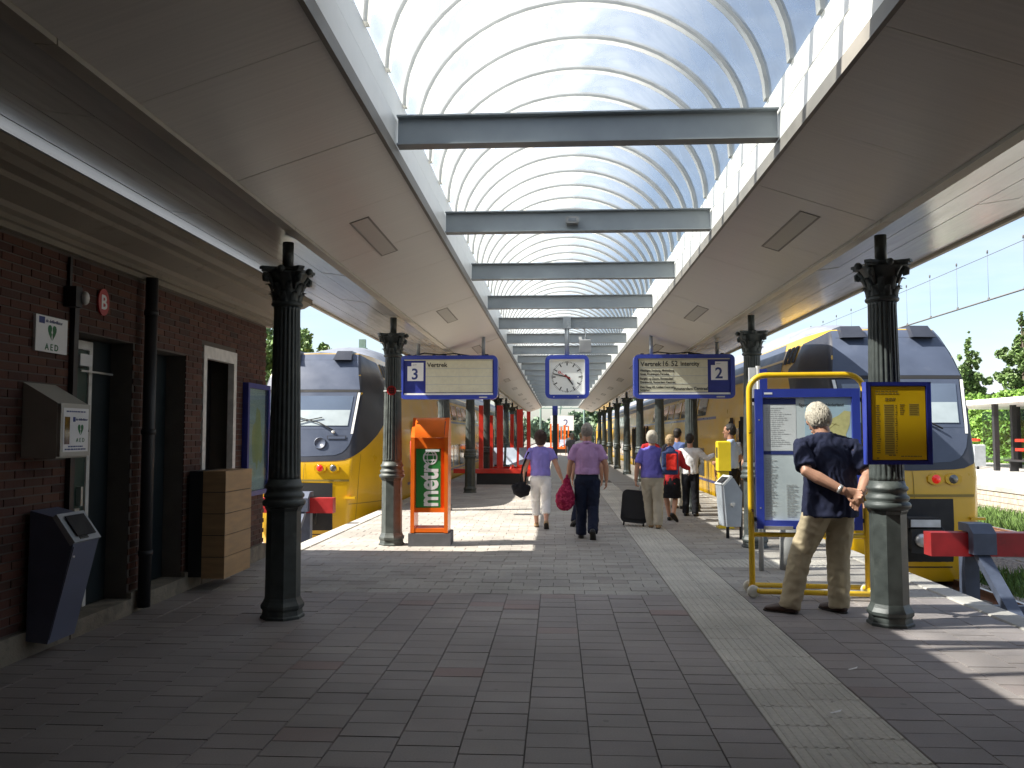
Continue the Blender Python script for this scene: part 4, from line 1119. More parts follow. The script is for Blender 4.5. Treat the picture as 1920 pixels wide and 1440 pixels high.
# ================================================================== MAP STAND
mp_ = thing('map_stand', 'yellow tube stand on rollers holding a blue framed railway map', 'map stand', (2.50, 8.62, 0), R(-5))
w2 = .555; zt = 2.20; rr_ = .16
path = [(-w2, 0, .09), (-w2, 0, zt-rr_)] + [(-w2+rr_*(1-math.cos(R(a_))), 0, zt-rr_+rr_*math.sin(R(a_))) for a_ in (15, 30, 45, 60, 75, 90)]
path += [(w2-rr_*(1-math.cos(R(a_))), 0, zt-rr_+rr_*math.sin(R(a_))) for a_ in (90, 75, 60, 45, 30, 15)] + [(w2, 0, zt-rr_), (w2, 0, .09)]
part('hoop', MB().tube(path, .030, 12, ref=(0, 1, 0)), 'yellow_tube', mp_)
part('cross_tube', MB().tube([(-w2+.02, 0, .60), (w2-.02, 0, .60)], .024, 10, dome=False), 'yellow_tube', mp_)
for yy in (-.20, .16):
    part('base_tube', MB().tube([(-w2, 0, .08), (-w2, yy*.6, .075), (-w2+.05, yy, .07), (w2-.05, yy, .07), (w2, yy*.6, .075), (w2, 0, .08)], .026, 10, ref=(0, 0, 1)), 'yellow_tube', mp_)
    for s_ in (-1, 1):
        wl_ = part('roller', MB().lathe([(.018, -.022), (.055, -.020), (.062, -.010), (.062, .010), (.055, .020), (.018, .022)], 18), 'wheel_cream', mp_, (s_*(w2+.015), yy*.85, .062)); wl_.rotation_euler = (R(90), 0, R(20))
    part('stay', MB().tube([(-.15, yy, .07), (-.15, yy, .02)], .014, 8), 'yellow_tube', mp_)
fr = MB(); pw, pz0, pz1 = .505, .66, 2.06
fr.box(-pw, -pw+.075, -.045, .045, pz0, pz1).box(pw-.075, pw, -.045, .045, pz0, pz1).box(-pw+.0755, pw-.0755, -.044, .044, pz1-.085, pz1).box(-pw+.0755, pw-.0755, -.044, .044, pz0, pz0+.085)
fo = part('frame', fr, 'sign_blue', mp_)
text('frame_text', 'OMEGA', .026, 'sign_white', fo, (-pw+.09, -.0455, pz1-.052)) if False else part('frame_mark', MB().box(-pw+.09, -pw+.17, -.0462, -.0452, pz1-.055, pz1-.035), 'sign_white', fo)
sh_ = part('map_sheet', MB().box(-pw+.0755, pw-.0755, -.02, .02, pz0+.0855, pz1-.0855), 'map_paper', mp_)
yq = -.0215
part('sea_print', MB().box(-.02, pw-.08, yq, yq+.001, 1.25, 1.97), 'map_sea', sh_)
NLm = [(-.10, 1.36), (-.02, 1.40), (.06, 1.42), (.10, 1.50), (.11, 1.60), (.13, 1.70), (.17, 1.72), (.18, 1.64), (.22, 1.60), (.20, 1.70), (.24, 1.76), (.30, 1.79), (.36, 1.84), (.42, 1.83), (.41, 1.70), (.37, 1.60), (.39, 1.50), (.34, 1.44), (.30, 1.36), (.27, 1.28), (.25, 1.14), (.20, 1.10), (.22, 1.22), (.15, 1.27), (.06, 1.29), (-.06, 1.27), (-.08, 1.30)]
b = MB(); vs = [(x, yq-.001, z) for x, z in NLm]; b.add(vs, [tuple(range(len(vs)))]); b.add([(x, yq-.001, z) for x, z in [(.10, 1.78), (.13, 1.80), (.14, 1.86), (.11, 1.84)]], [(0, 1, 2, 3)])
part('land_print', b, 'map_land', sh_)
rl = MB(); rnd = random.Random(4)
nodes_ = [(rnd.uniform(.06, .36), rnd.uniform(1.32, 1.78)) for _ in range(16)]
for i in range(15):
    (x0_, z0_), (x1_, z1_) = nodes_[i], nodes_[i+1]
    d = Vector((x1_-x0_, z1_-z0_)); 
    if d.length < .25:
        nrm = Vector((-d.y, d.x)).normalized()*.0015
        rl.add([(x0_+nrm.x, yq-.002, z0_+nrm.y), (x0_-nrm.x, yq-.002, z0_-nrm.y), (x1_-nrm.x, yq-.002, z1_-nrm.y), (x1_+nrm.x, yq-.002, z1_+nrm.y)], [(0, 1, 2, 3)])
part('line_print', rl, 'print_olive', sh_)
part('text_panel', MB().box(-.425, -.105, yq, yq+.001, 1.44, 1.90), 'paper_white', sh_)
part('heading_bar', MB().box(-.425, -.105, yq-.001, yq, 1.905, 1.965).box(-.425, -.105, yq-.001, yq, 1.40, 1.435), 'print_navy', sh_)
text('title', 'Spoorkaart van Nederland', .040, 'print_black', sh_, (.0-.075, yq-.001, 1.885))
tl = MB(); rnd = random.Random(11)
def lines_(b, x0_, x1_, z0_, z1_, dz, yy, h=.006, fill=.9, wmax=.05):
    z = z1_
    while z > z0_:
        x = x0_; xe = x0_ + (x1_-x0_)*rnd.uniform(.45, 1) * fill
        while x < xe: w_ = rnd.uniform(.01, wmax); b.box(x, min(xe, x+w_), yy-.0006, yy, z-h, z); x += w_+.007
        z -= dz
lines_(tl, -.40, -.12, 1.47, 1.87, .02, yq-.001)
for c in range(3): lines_(tl, -.41+c*.20, -.25+c*.20, .78, 1.36 if c == 0 else 1.10, .0155, yq-.001, .006, .75)
part('print_lines', tl, 'print_grey', sh_, stuff=True)
part('screw', MB().box(-.475, -.46, -.047, -.0455, 1.74, 1.755).box(-.475, -.46, -.047, -.0455, .86, .875), 'aluminium', fo)
part('name_plate', MB().box(-.44, -.16, -.06, -.046, pz0-.005, pz0+.03), 'aluminium', mp_)
for dz in (.75, 1.95):
    for s_ in (-1, 1): part('lug', MB().box(s_*pw, s_*(w2-.02), -.012, .012, dz-.02, dz+.02), 'black_iron', mp_)
# a second board on posts behind it
sb = thing('information_post', 'grey post with a narrow white and blue information panel behind the map stand', 'information post', (2.62, 10.2, 0))
part('leg', MB().tube([(-.22, 0, 0), (-.22, 0, 2.42)], .03, 10, dome=False), 'aluminium', sb)
part('pillar', MB().tube([(.14, .1, 0), (.14, .1, .62)], [.12, .11], 18, dome=False), 'concrete', sb)
part('panel', MB().box(-.21, -.12, -.03, .03, .62, 2.38), 'sign_blue', sb)
part('panel', MB().box(-.33, -.25, -.02, .02, 1.95, 2.40), 'sign_white', sb)

# ================================================================== TIMETABLE BOARD ON THE COLUMN
tb = thing('timetable_board', 'blue framed yellow timetable board fixed to the nearest right column', 'timetable board', (2.81, 7.14, 1.695), R(3))
w2, h2 = .262, .34
fr = MB(); fr.box(-w2, -w2+.032, -.035, .045, -h2, h2).box(w2-.032, w2, -.035, .045, -h2, h2).box(-w2+.0325, w2-.0325, -.034, .044, h2-.032, h2).box(-w2+.0325, w2-.0325, -.034, .044, -h2, -h2+.032)
fo = part('frame', fr, 'sign_navy', tb)
part('frame_edge', MB().box(-w2-.006, -w2-.0005, -.036, .046, -h2, h2).box(w2+.0005, w2+.006, -.036, .046, -h2, h2), 'sign_blue', fo)
part('back', MB().box(-w2+.033, w2-.033, -.003, .043, -h2+.033, h2-.033), 'sign_navy', tb)
sh_ = part('timetable_sheet', MB().box(-.222, .222, -.028, -.0035, -.302, .302), 'timetable', tb)
tl = MB(); yq = -.0285
for k in range(22):
    z = .15 - k*.0185
    rnd = random.Random(k); x = -.185
    for x0_, x1_ in ((-.19, -.15), (-.12, -.04), (-.03, -.01)):
        tl.box(x0_+rnd.uniform(0, .006), x1_-rnd.uniform(0, .012), yq-.0006, yq, z-.0085, z)
for k in range(6):
    z = .155 - k*.0155; tl.box(.01, .05-(k % 3)*.006, yq-.0006, yq, z-.006, z); tl.box(.09, .165-(k % 2)*.012, yq-.0006, yq, z-.006, z)
for z, a0, a1 in ((.265, -.19, .0), (.245, -.19, .005), (.205, -.11, -.02), (.19, -.11, -.03), (-.262, -.09, -.03), (-.27, .01, .18), (-.285, -.19, -.17)):
    x = a0
    while x < a1: w_ = random.uniform(.012, .035); tl.box(x, min(a1, x+w_), yq-.0006, yq, z-.007, z+.002); x += w_+.006
part('print_lines', tl, 'print_olive', sh_, stuff=True)
part('tinted_block', MB().box(-.122, -.036, yq+.0002, yq+.0004, -.26, .155).box(.085, .170, yq+.0002, yq+.0004, .06, .16), 'print_pale', sh_)
part('bracket', MB().box(-.14, .14, .046, .12, .2, .24).box(-.14, .14, .046, .12, -.24, -.20), 'black_iron', tb)

# ================================================================== BIN, VALIDATOR, SHELTERS
bn = thing('post_bin', 'grey litter bin with a slanted lid on two posts behind the map stand', 'litter bin', (2.64, 13.25, 0), R(12))
part('body', MB().prism([(-.15, .85), (-.10, .20), (.12, .20), (.15, .72), (.02, .93), (-.02, .95)], 1, -.16, .16), 'bin_grey', bn)
part('hood', MB().prism([(-.165, .84), (-.02, .975), (.0, .955), (-.14, .82)], 1, -.165, .165), 'white_paint', bn)
part('opening', MB().prism([(-.150, .862), (-.055, .95), (-.058, .953), (-.153, .866)], 1, -.11, .11), 'dark_void', bn)
part('latch', MB().box(-.02, .0, -.20, -.161, .5, .54).box(-.04, .02, -.19, -.1605, .52, .56), 'aluminium', bn)
for dx, dy in ((.0, .06), (.17, -.05)): part('post', MB().tube([(dx, dy, 0), (dx, dy, .82 if dx else .25)], .026, 10), 'black_iron', bn)
vb = thing('ticket_machine', 'narrow yellow ticket validator post behind the grey litter bin', 'ticket machine', (2.86, 14.8, 0))
part('pedestal', MB().cbox(-.08, .08, -.09, .09, .03, .98, .01), 'yellow_box', vb); part('foot', MB().cbox(-.11, .15, -.13, .13, 0, .03, .01), 'yellow_box', vb)
hb = part('head', MB().cbox(-.105, .105, -.15, .12, .981, 1.49, .02), 'yellow_box', vb); part('slot', MB().box(-.107, -.1052, -.08, .06, 1.2, 1.38), 'black_iron', hb)
part('seam', MB().box(-.1065, .1065, -.1525, .1, .975, .980), 'black_iron', vb)

def red_shelter(label, x, y, sc=1., mat='shelter_red', n=6):
    t = thing('windbreak_shelter', label, 'shelter', (x, y, 0))
    xs = (-.72, -.45, -.12, .2, .5, .82)
    for k, dx in enumerate(xs[:n]):
        dy = (0, .9, .2, 1.6, 1.0, .1)[k]; h = 2.55
        part('post', MB().box(dx-(.07, .05, .10, .06, .10, .06)[k], dx+(.07, .05, .10, .06, .10, .06)[k], dy-.07, dy+.07, .25, h - (0, .3, 0, .25, .1, .2)[k]), mat, t)
    part('base_beam', MB().box(-1.6, .9, -.16, .16, .36, .50), mat, t); part('plinth', MB().box(-.85, .75, -.1, 1.9, 0, .35), 'black_iron', t)
    part('rear_beam', MB().box(-.95, .9, 1.75, 1.9, .36, .50), mat, t); None
    for k in range(3):
        p = part('seat', MB().grid([[(-.35+k*.42+u*.34, .35 - v*.0 + (.0 if v < .4 else .30*(v-.4)/.6), .62 + (.0 if v < .4 else .55*(v-.4)/.6)) for u in (0, .5, 1)] for v in (0, .2, .4, .6, .8, 1)]), 'seat_blue', t)
        part('seat_bracket', MB().tube([(-.18+k*.42, .02, .5), (-.18+k*.42, .45, .62)], .03, 6), mat, p)
    for s_ in (-.5, .15): part('glass', MB().box(s_-.30, s_+.28, 1.80, 1.82, .55, 2.4), 'shelter_glass', t)
    return t
red_shelter('red windbreak with seats standing between the left columns', -1.75, 27.3)
red_shelter('distant orange red windbreak standing beyond the end of the canopy', .15, 74, mat='orange')
sp_ = thing('sign_post', 'dark post with a blue head standing under the clock far down the platform', 'post', (-.13, 50.0, 0))
part('pole', MB().box(-.14, .14, -.1, .1, 0, 2.75), 'black_iron', sp_); part('head', MB().box(-.16, .16, -.12, .12, 2.755, 3.3), 'sign_navy', sp_)
pb_ = thing('platform_number_sign', 'distant white platform sign with number 2 beyond the canopy', 'sign', (.45, 80, 0))
part('post', MB().box(-.05, .05, -.05, .05, 0, 2.9), 'beam_grey', pb_); pl_ = part('panel', MB().box(-1.1, 1.1, -.1, -.055, 2.0, 3.4), 'sign_white', pb_); text('numeral', '2', 1.0, 'print_navy', pl_, (.35, -.103, 2.35), align='CENTER')
for x, y, lab in ((-1.7, 86, 'thin dark lamp post left of the far sign beyond the canopy'), (3.0, 95, 'thin dark lamp post right of the far sign beyond the canopy')):
    lp_ = thing('lamp_post', lab, 'lamp post', (x, y, 0)); part('pole', MB().tube([(0, 0, 0), (0, 0, 5.5)], [.13, .09], 10), 'mast_green', lp_); part('lantern', MB().cbox(-.5, .5, -.12, .12, 5.5, 5.62, .02), 'mast_green', lp_)
# paper scraps
for k, (x, y) in enumerate(((1.98, 5.95), (1.57, 5.03))):
    o = MB().add([(0, 0, .004), (.05, .01, .012), (.065, .03, .02), (.02, .028, .006), (-.01, .015, .004)], [(0, 1, 2, 3, 4)])
    solid('paper_scrap', o, 'sign_white', ('white paper scrap on the dark pavers right of the ribbed strip', 'small white paper scrap lying on the ribbed strip')[k], 'litter', (x, y, 0))

# ================================================================== FAR PLATFORM SHELTER, HEDGE, TREES, WIRES
fs = thing('platform_shelter', 'white roofed waiting shelter with black posts on the far platform at right', 'shelter', (21.0, 38.0, 0))
part('roof', MB().box(-2.2, 3.5, -5.5, 8.5, 2.95, 3.16), 'white_paint', fs)
for k, (x, y) in enumerate(((-1.6, 8), (-1.6, 4.2), (-.3, 6), (-.3, 1.5), (-1.6, .5), (-.3, -2.0), (-1.6, -3.5), (1.2, 4), (1.2, -1))):
    part('post', MB().box(x-.10, x+.10, y-.10, y+.10, 0, 2.95), 'black_iron', fs)
part('rear_glass', MB().box(1.5, 1.53, -5, 8, .3, 2.8), 'shelter_glass', fs)
def bench(label, x, y):
    t = thing('bench', label, 'bench', (x, y, 0))
    for z in (.95, 1.35): part('slat', MB().box(-.05, .05, -1.5, 1.5, z-.06, z+.06), 'shelter_red', t)
    part('seat', MB().box(-.55, -.06, -1.5, 1.5, .45, .52), 'black_iron', t)
    for dy in (-1.2, 1.2): part('leg', MB().box(-.45, -.1, dy-.05, dy+.05, 0, .45), 'black_iron', t)
bench('black bench with red back rails, left one on the far platform', 19.9, 42.5); bench('black bench with red back rails, right one on the far platform', 20.0, 36.5)
wb_ = thing('litter_bin', 'pale grey litter bin beside the left bench on the far platform', 'litter bin', (19.4, 40.2, 0))
part('body', MB().cbox(-.25, .25, -.25, .25, .15, 1.15, .04), 'bin_grey', wb_); part('post', MB().box(-.04, .04, -.04, .04, 0, .15), 'black_iron', wb_)

def leaf_cloud(b, rnd, n, sampler, size):
    for _ in range(n):
        c = Vector(sampler(rnd)); s_ = size*rnd.uniform(.6, 1.3)
        u = Vector((rnd.gauss(0, 1), rnd.gauss(0, 1), rnd.gauss(0, 1))).normalized(); v = u.orthogonal()
        if rnd.random() < .5: v = u.cross(v)
        b.add([c - u*s_, c + v*s_*.5, c + u*s_, c - v*s_*.5], [(0, 1, 2, 3)])
def hedge(label, x0, x1, y0, y1, z0, z1, n, size, mat='hedge'):
    rnd = random.Random(21); b = MB()
    nx = 10
    def samp(r):
        f = r.random()
        top = z1 + .35*mnoise.noise(Vector((r.random()*0 + 1.3, 0, 0)))
        x, y = r.uniform(x0, x1), r.uniform(y0, y1)
        bulge = .35*mnoise.noise(Vector((x*.5, y*.35, 0))) + .18*mnoise.noise(Vector((x*1.7, y*1.3, 4)))
        if f < .35: return (x, y, z1 + bulge - abs(r.gauss(0, .18)))
        z = r.uniform(z0, z1+bulge)
        return (x0 + abs(r.gauss(0, .25)) + .25*mnoise.noise(Vector((y*.8, z*.9, 2))), y, z) if f < .8 else (x, y0 + abs(r.gauss(0, .25)), z)
    leaf_cloud(b, rnd, n, samp, size)
    t = thing('hedge', label, 'hedge', ((x0+x1)/2, (y0+y1)/2, z0)); o = part('foliage', MB(), mat, t)
    off = Vector(((x0+x1)/2, (y0+y1)/2, z0)); b.v = [tuple(Vector(v)-off) for v in b.v]
    o.data = b.mesh('foliage', mat)
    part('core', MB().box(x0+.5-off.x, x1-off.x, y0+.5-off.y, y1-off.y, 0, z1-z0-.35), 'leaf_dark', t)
hedge('tall bright green hedge behind the far platform shelter', 24.5, 27.5, 30, 66, 0, 3.9, 42000, .13)
fb = thing('far_house', 'low grey roofed house just visible above the hedge', 'building', (33, 70, 0))
part('wall', MB().box(-4, 6, -3, 3, 0, 4.2), 'far_wall', fb); part('roof', MB().prism([(-3.4, 4.2), (3.4, 4.2), (0, 6.1)], 0, -4.4, 6.4), 'far_roof', fb)

def tree(label, x, y, h, crown, seed, mat, base=-.9, n=5200, leaf=.20, name='tree'):
    """crown: list of (dx, dy, zc, rx, rz) clumps; limbs reach each clump"""
    rnd = random.Random(seed); t = thing(name, label, 'tree', (x, y, base))
    tr = MB().tube([(0, 0, 0), (rnd.uniform(-.1, .1), 0, h*.3), (rnd.uniform(-.2, .2), 0, h*.62), (0, 0, h*.88)], [h*.024, h*.018, h*.010, h*.003], 8)
    for (dx, dy, zc, rx, rz) in crown:
        z0_ = max(h*.12, zc - abs(dx) - rz*.6); tr.tube([(0, 0, z0_), (dx*.5, dy*.5, (z0_+zc)/2), (dx, dy, zc)], [h*.008, h*.005, h*.002], 6)
    part('trunk', tr, 'bark', t); b = MB()
    tot = sum(c[3]**2*c[4] for c in crown)
    for (dx, dy, zc, rx, rz) in crown:
        m = int(n*rx*rx*rz/tot)+60
        sub = [(rnd.gauss(0, .45)*rx, rnd.gauss(0, .45)*rx, rnd.gauss(0, .45)*rz, rnd.uniform(.18, .42)*rx) for _ in range(max(6, int(9)))]
        def samp(r):
            q = r.choice(sub); v = Vector((r.gauss(0, 1), r.gauss(0, 1), r.gauss(0, 1))).normalized()*q[3]*r.uniform(.3, 1)**.6
            return (dx+q[0]+v.x, dy+q[1]+v.y, zc+q[2]+v.z*1.2)
        leaf_cloud(b, rnd, m, samp, leaf)
    part('crown', b, mat, t); return t
def poplar(h, w, seed, n=11):
    rnd = random.Random(seed); c = []
    for k in range(n):
        u = (k+.5)/n; ww = w*(.55+.65*math.sin(math.pi*min(1, u*1.05+.12)))*(1 if u < .72 else (1-u)/.28*.9+.12)
        for _ in range(2): a_ = rnd.uniform(0, 6.28); c.append((math.cos(a_)*ww*.4, math.sin(a_)*ww*.4, h*(.14+.86*u), ww*.55, h/n*.75))
    return c
tree('tall upright poplar tree at the right edge of the picture', 32.2, 60, 11.6, poplar(11.0, 1.7, 1), 1, 'leaf_mid', n=22000, leaf=.125)
tree('second poplar tree partly cut by the right picture edge', 34.6, 62.5, 10.2, poplar(9.8, 1.9, 2), 2, 'leaf_mid', n=17000, leaf=.125)
tree('poplar tree standing just right of the right train roof', 27.6, 58, 9.6, poplar(9.0, 1.5, 3), 3, 'leaf_mid', n=15000, leaf=.12)
tree('smaller poplar peeping over the right train roof', 25.9, 60, 8.9, poplar(8.4, 1.0, 4), 4, 'leaf_mid', n=10000, leaf=.12)
rnd = random.Random(9)
def broad(r, h, seed, n=9):
    q = random.Random(seed); return [(q.uniform(-.7, .7)*r, q.uniform(-.6, .6)*r, h*q.uniform(.5, .95), r*q.uniform(.35, .55), r*q.uniform(.3, .5)) for _ in range(n)]
tree('green tree above the left train between building and column', -15.2, 46, 8.0, broad(3.4, 7.4, 5, 13), 5, 'leaf_mid', n=17000, leaf=.14)
tree('green tree at the corner of the brick building behind the left train', -19.0, 48, 8.6, broad(3.2, 8.0, 6, 12), 6, 'leaf_mid', n=12000, leaf=.15)
for k, (x, y, h, r_) in enumerate(((8.6, 118, 6.3, 4.0), (14.5, 130, 7, 5), (-4, 230, 6.0, 6), (-15, 215, 7, 7), (6, 240, 6.5, 7), (-26, 205, 8, 7), (19, 200, 8, 8))):
    tree(('dense dark tree at the end of the right platform edge', 'tree behind the dense dark tree at the platform end', 'pale distant tree straight down the line behind the far sign', 'pale distant tree left of the line beyond the canopy', 'distant tree right of the far sign', 'leftmost distant tree beyond the left train', 'rightmost distant tree beyond the right train')[k],
         x, y, h, broad(r_, h, 30+k, 14), 40+k, 'leaf_dark' if k < 2 else 'leaf_haze', n=3600, leaf=.5 if k < 2 else .7)
# overhead line over the far track
ow = thing('overhead_wire', 'overhead contact line with droppers crossing the sky at right', 'overhead wire', (10.2, 0, 0))
part('contact_wire', MB().tube([(0, 4, 4.78), (0, 140, 4.78)], .022, 6, dome=False), 'wire', ow)
pts = [(0, 4+k*4, 6.05 - .25*math.sin(math.pi*((k*4) % 50)/50)) for k in range(34)]
part('messenger_wire', MB().tube(pts, .008, 6, dome=False), 'wire', ow)
dm = MB().tube([(0, 0, 4.78), (0, 0, 5.95)], .004, 5, dome=False).tube([(0, -.0, 5.9), (0, 0, 5.96)], .022, 6).tube([(0, 0, 4.78), (0, 0, 4.83)], .028, 6).mesh('dropper', 'wire')
for k in range(22): link('dropper', dm, ow, (0, 9.5+k*1.55, 0))
for lab, x, hgt in (('overhead contact wire above the left train', -5.3, 4.72), ('overhead contact wire above the right train', 5.62, 4.72)):
    o2 = thing('overhead_wire', lab, 'overhead wire', (x, 0, 0)); part('contact_wire', MB().tube([(0, 20, hgt), (0, 200, hgt)], .02, 6, dome=False), 'wire', o2); part('messenger_wire', MB().tube([(0, 20, hgt+1.15), (0, 200, hgt+1.15)], .012, 6, dome=False), 'wire', o2)
    for k in range(16): link('dropper', dm, o2, (0, 22+k*3, hgt-4.78))
def mast(label, x, y, h, arms):
    t = thing('catenary_mast', label, 'mast', (x, y, -.9)); z = h
    part('column', MB().box(-.16, .16, -.10, .10, 0, z), 'mast_green', t)
    for (dx, zz) in arms:
        part('arm', MB().box(min(0, dx), max(0, dx), -.05, .05, zz, zz+.12), 'mast_green', t)
        part('insulator', MB().tube([(dx, 0, zz), (dx, 0, zz-.35)], .05, 8), 'mast_green', t); part('stay', MB().tube([(dx*.9, 0, zz+.1), (0, 0, min(z, zz+.8))], .02, 6), 'mast_green', t)
    part('cap', MB().box(-.22, .22, -.16, .16, z-.5, z-.42).box(-.22, .22, -.16, .16, z-1.2, z-1.12), 'mast_green', t)
mast('pale green catenary mast with two arms above the left train', -9.6, 41, 7.2, [(-3.2, 5.9), (3.0, 5.35)])
mast('catenary mast far behind the right train roof', 13.2, 52, 7.6, [(-2.9, 6.6)])
for k, y in enumerate((105, 125, 150)):
    g = thing('gantry', ('nearest overhead line gantry beyond the end of the canopy', 'second overhead line gantry beyond the canopy', 'farthest overhead line gantry beyond the canopy')[k], 'gantry', (0, y, -.9))
    for x in (-9, 8.5): part('leg', MB().box(x-.15, x+.15, -.15, .15, 0, 8.2), 'mast_green', g)
    for z in (7.1, 8.0): part('beam', MB().box(-9, 8.5, -.08, .08, z, z+.14), 'mast_green', g)
    for j in range(11): part('lattice', MB().tube([(-9+j*1.6, 0, 7.2), (-9+(j+.8)*1.6, 0, 8.0)], .04, 5), 'mast_green', g)
    for x in (-5.3, 5.62, .5): part('drop_arm', MB().box(x-.05, x+.05, -.05, .05, 5.6, 7.1), 'mast_green', g)

# ================================================================== PEOPLE
def remesh(name, mb, mat, parent, voxel, smooth=4, fold=0., fs=9., seed=0, fdir=(1, 1, 1)):
    """join overlapping closed lofts into one continuous skin"""
    me = mb.mesh('tmp', mat)
    def mods(o):
        m = o.modifiers.new('r', 'REMESH'); m.mode = 'VOXEL'; m.voxel_size = voxel; m.use_smooth_shade = True
        s_ = o.modifiers.new('s', 'SMOOTH'); s_.iterations = smooth; s_.factor = .5
    me2 = bake(me, mods); bpy.data.meshes.remove(me); me2.name = name
    if fold:
        off = Vector((seed*3.1, seed*1.7, 0)); fd = Vector(fdir)
        n_ = len(me2.vertices); co = np.empty(n_*3); no = np.empty(n_*3)
        me2.vertices.foreach_get('co', co); me2.vertices.foreach_get('normal', no); co = co.reshape(-1, 3); no = no.reshape(-1, 3)
        P_ = co*np.array(fd)*fs + np.array(off); dv = np.empty(n_)
        for i, q in enumerate(P_.tolist()):
            p = Vector(q)
            d = mnoise.noise(p + Vector((mnoise.noise(p*.6), 0, mnoise.noise(p*.5)))*1.2) + .5*mnoise.noise(p*2.3)
            dv[i] = (1-abs(d)*2.0)*.6
        co += no*(fold*dv)[:, None]; me2.vertices.foreach_set('co', co.ravel()); me2.update()
    me2.polygons.foreach_set('use_smooth', [True]*len(me2.polygons))
    if not me2.materials: me2.materials.append(MATS[mat])
    return link(name, me2, parent)
def V(*a): return Vector(a)
def add_hand(b, wrist, d, side, H, curl=.5, nrm=None, r=1.):
    """palm, four unequal bent fingers and a thumb; d = pointing direction, nrm = direction the palm faces"""
    d = d.normalized(); nrm = (nrm - d*nrm.dot(d)).normalized(); sd = d.cross(nrm)*side
    k = H/1.75*r
    pc0, pc1 = wrist, wrist + d*.085*k
    b.tube([pc0 - d*.01, wrist + d*.03*k, pc1], [.024*k, .040*k, .042*k], 10, ref=sd, rr=[.021*k, .017*k, .015*k])
    for i, (o_, ln) in enumerate(((-.031, .062), (-.0105, .074), (.0105, .080), (.031, .070))):
        p0 = pc1 - d*.012*k + sd*o_*k; L_ = ln*k
        c1, c2, c3 = curl*.6, curl*1.3, curl*1.9
        p1 = p0 + (d*math.cos(c1) + nrm*math.sin(c1))*L_*.45; p2 = p1 + (d*math.cos(c2) + nrm*math.sin(c2))*L_*.33; p3 = p2 + (d*math.cos(c3) + nrm*math.sin(c3))*L_*.26
        b.tube([p0, p1, p2, p3], [.0095*k, .0092*k, .0085*k, .0072*k], 8)
    t0 = wrist + d*.022*k + sd*.026*k; t1 = t0 + (d*.55 + sd*.8 + nrm*.25).normalized()*.042*k; t2 = t1 + (d*.9 + sd*.3 + nrm*.35).normalized()*.034*k
    b.tube([t0, t1, t2], [.013*k, .011*k, .009*k], 8)
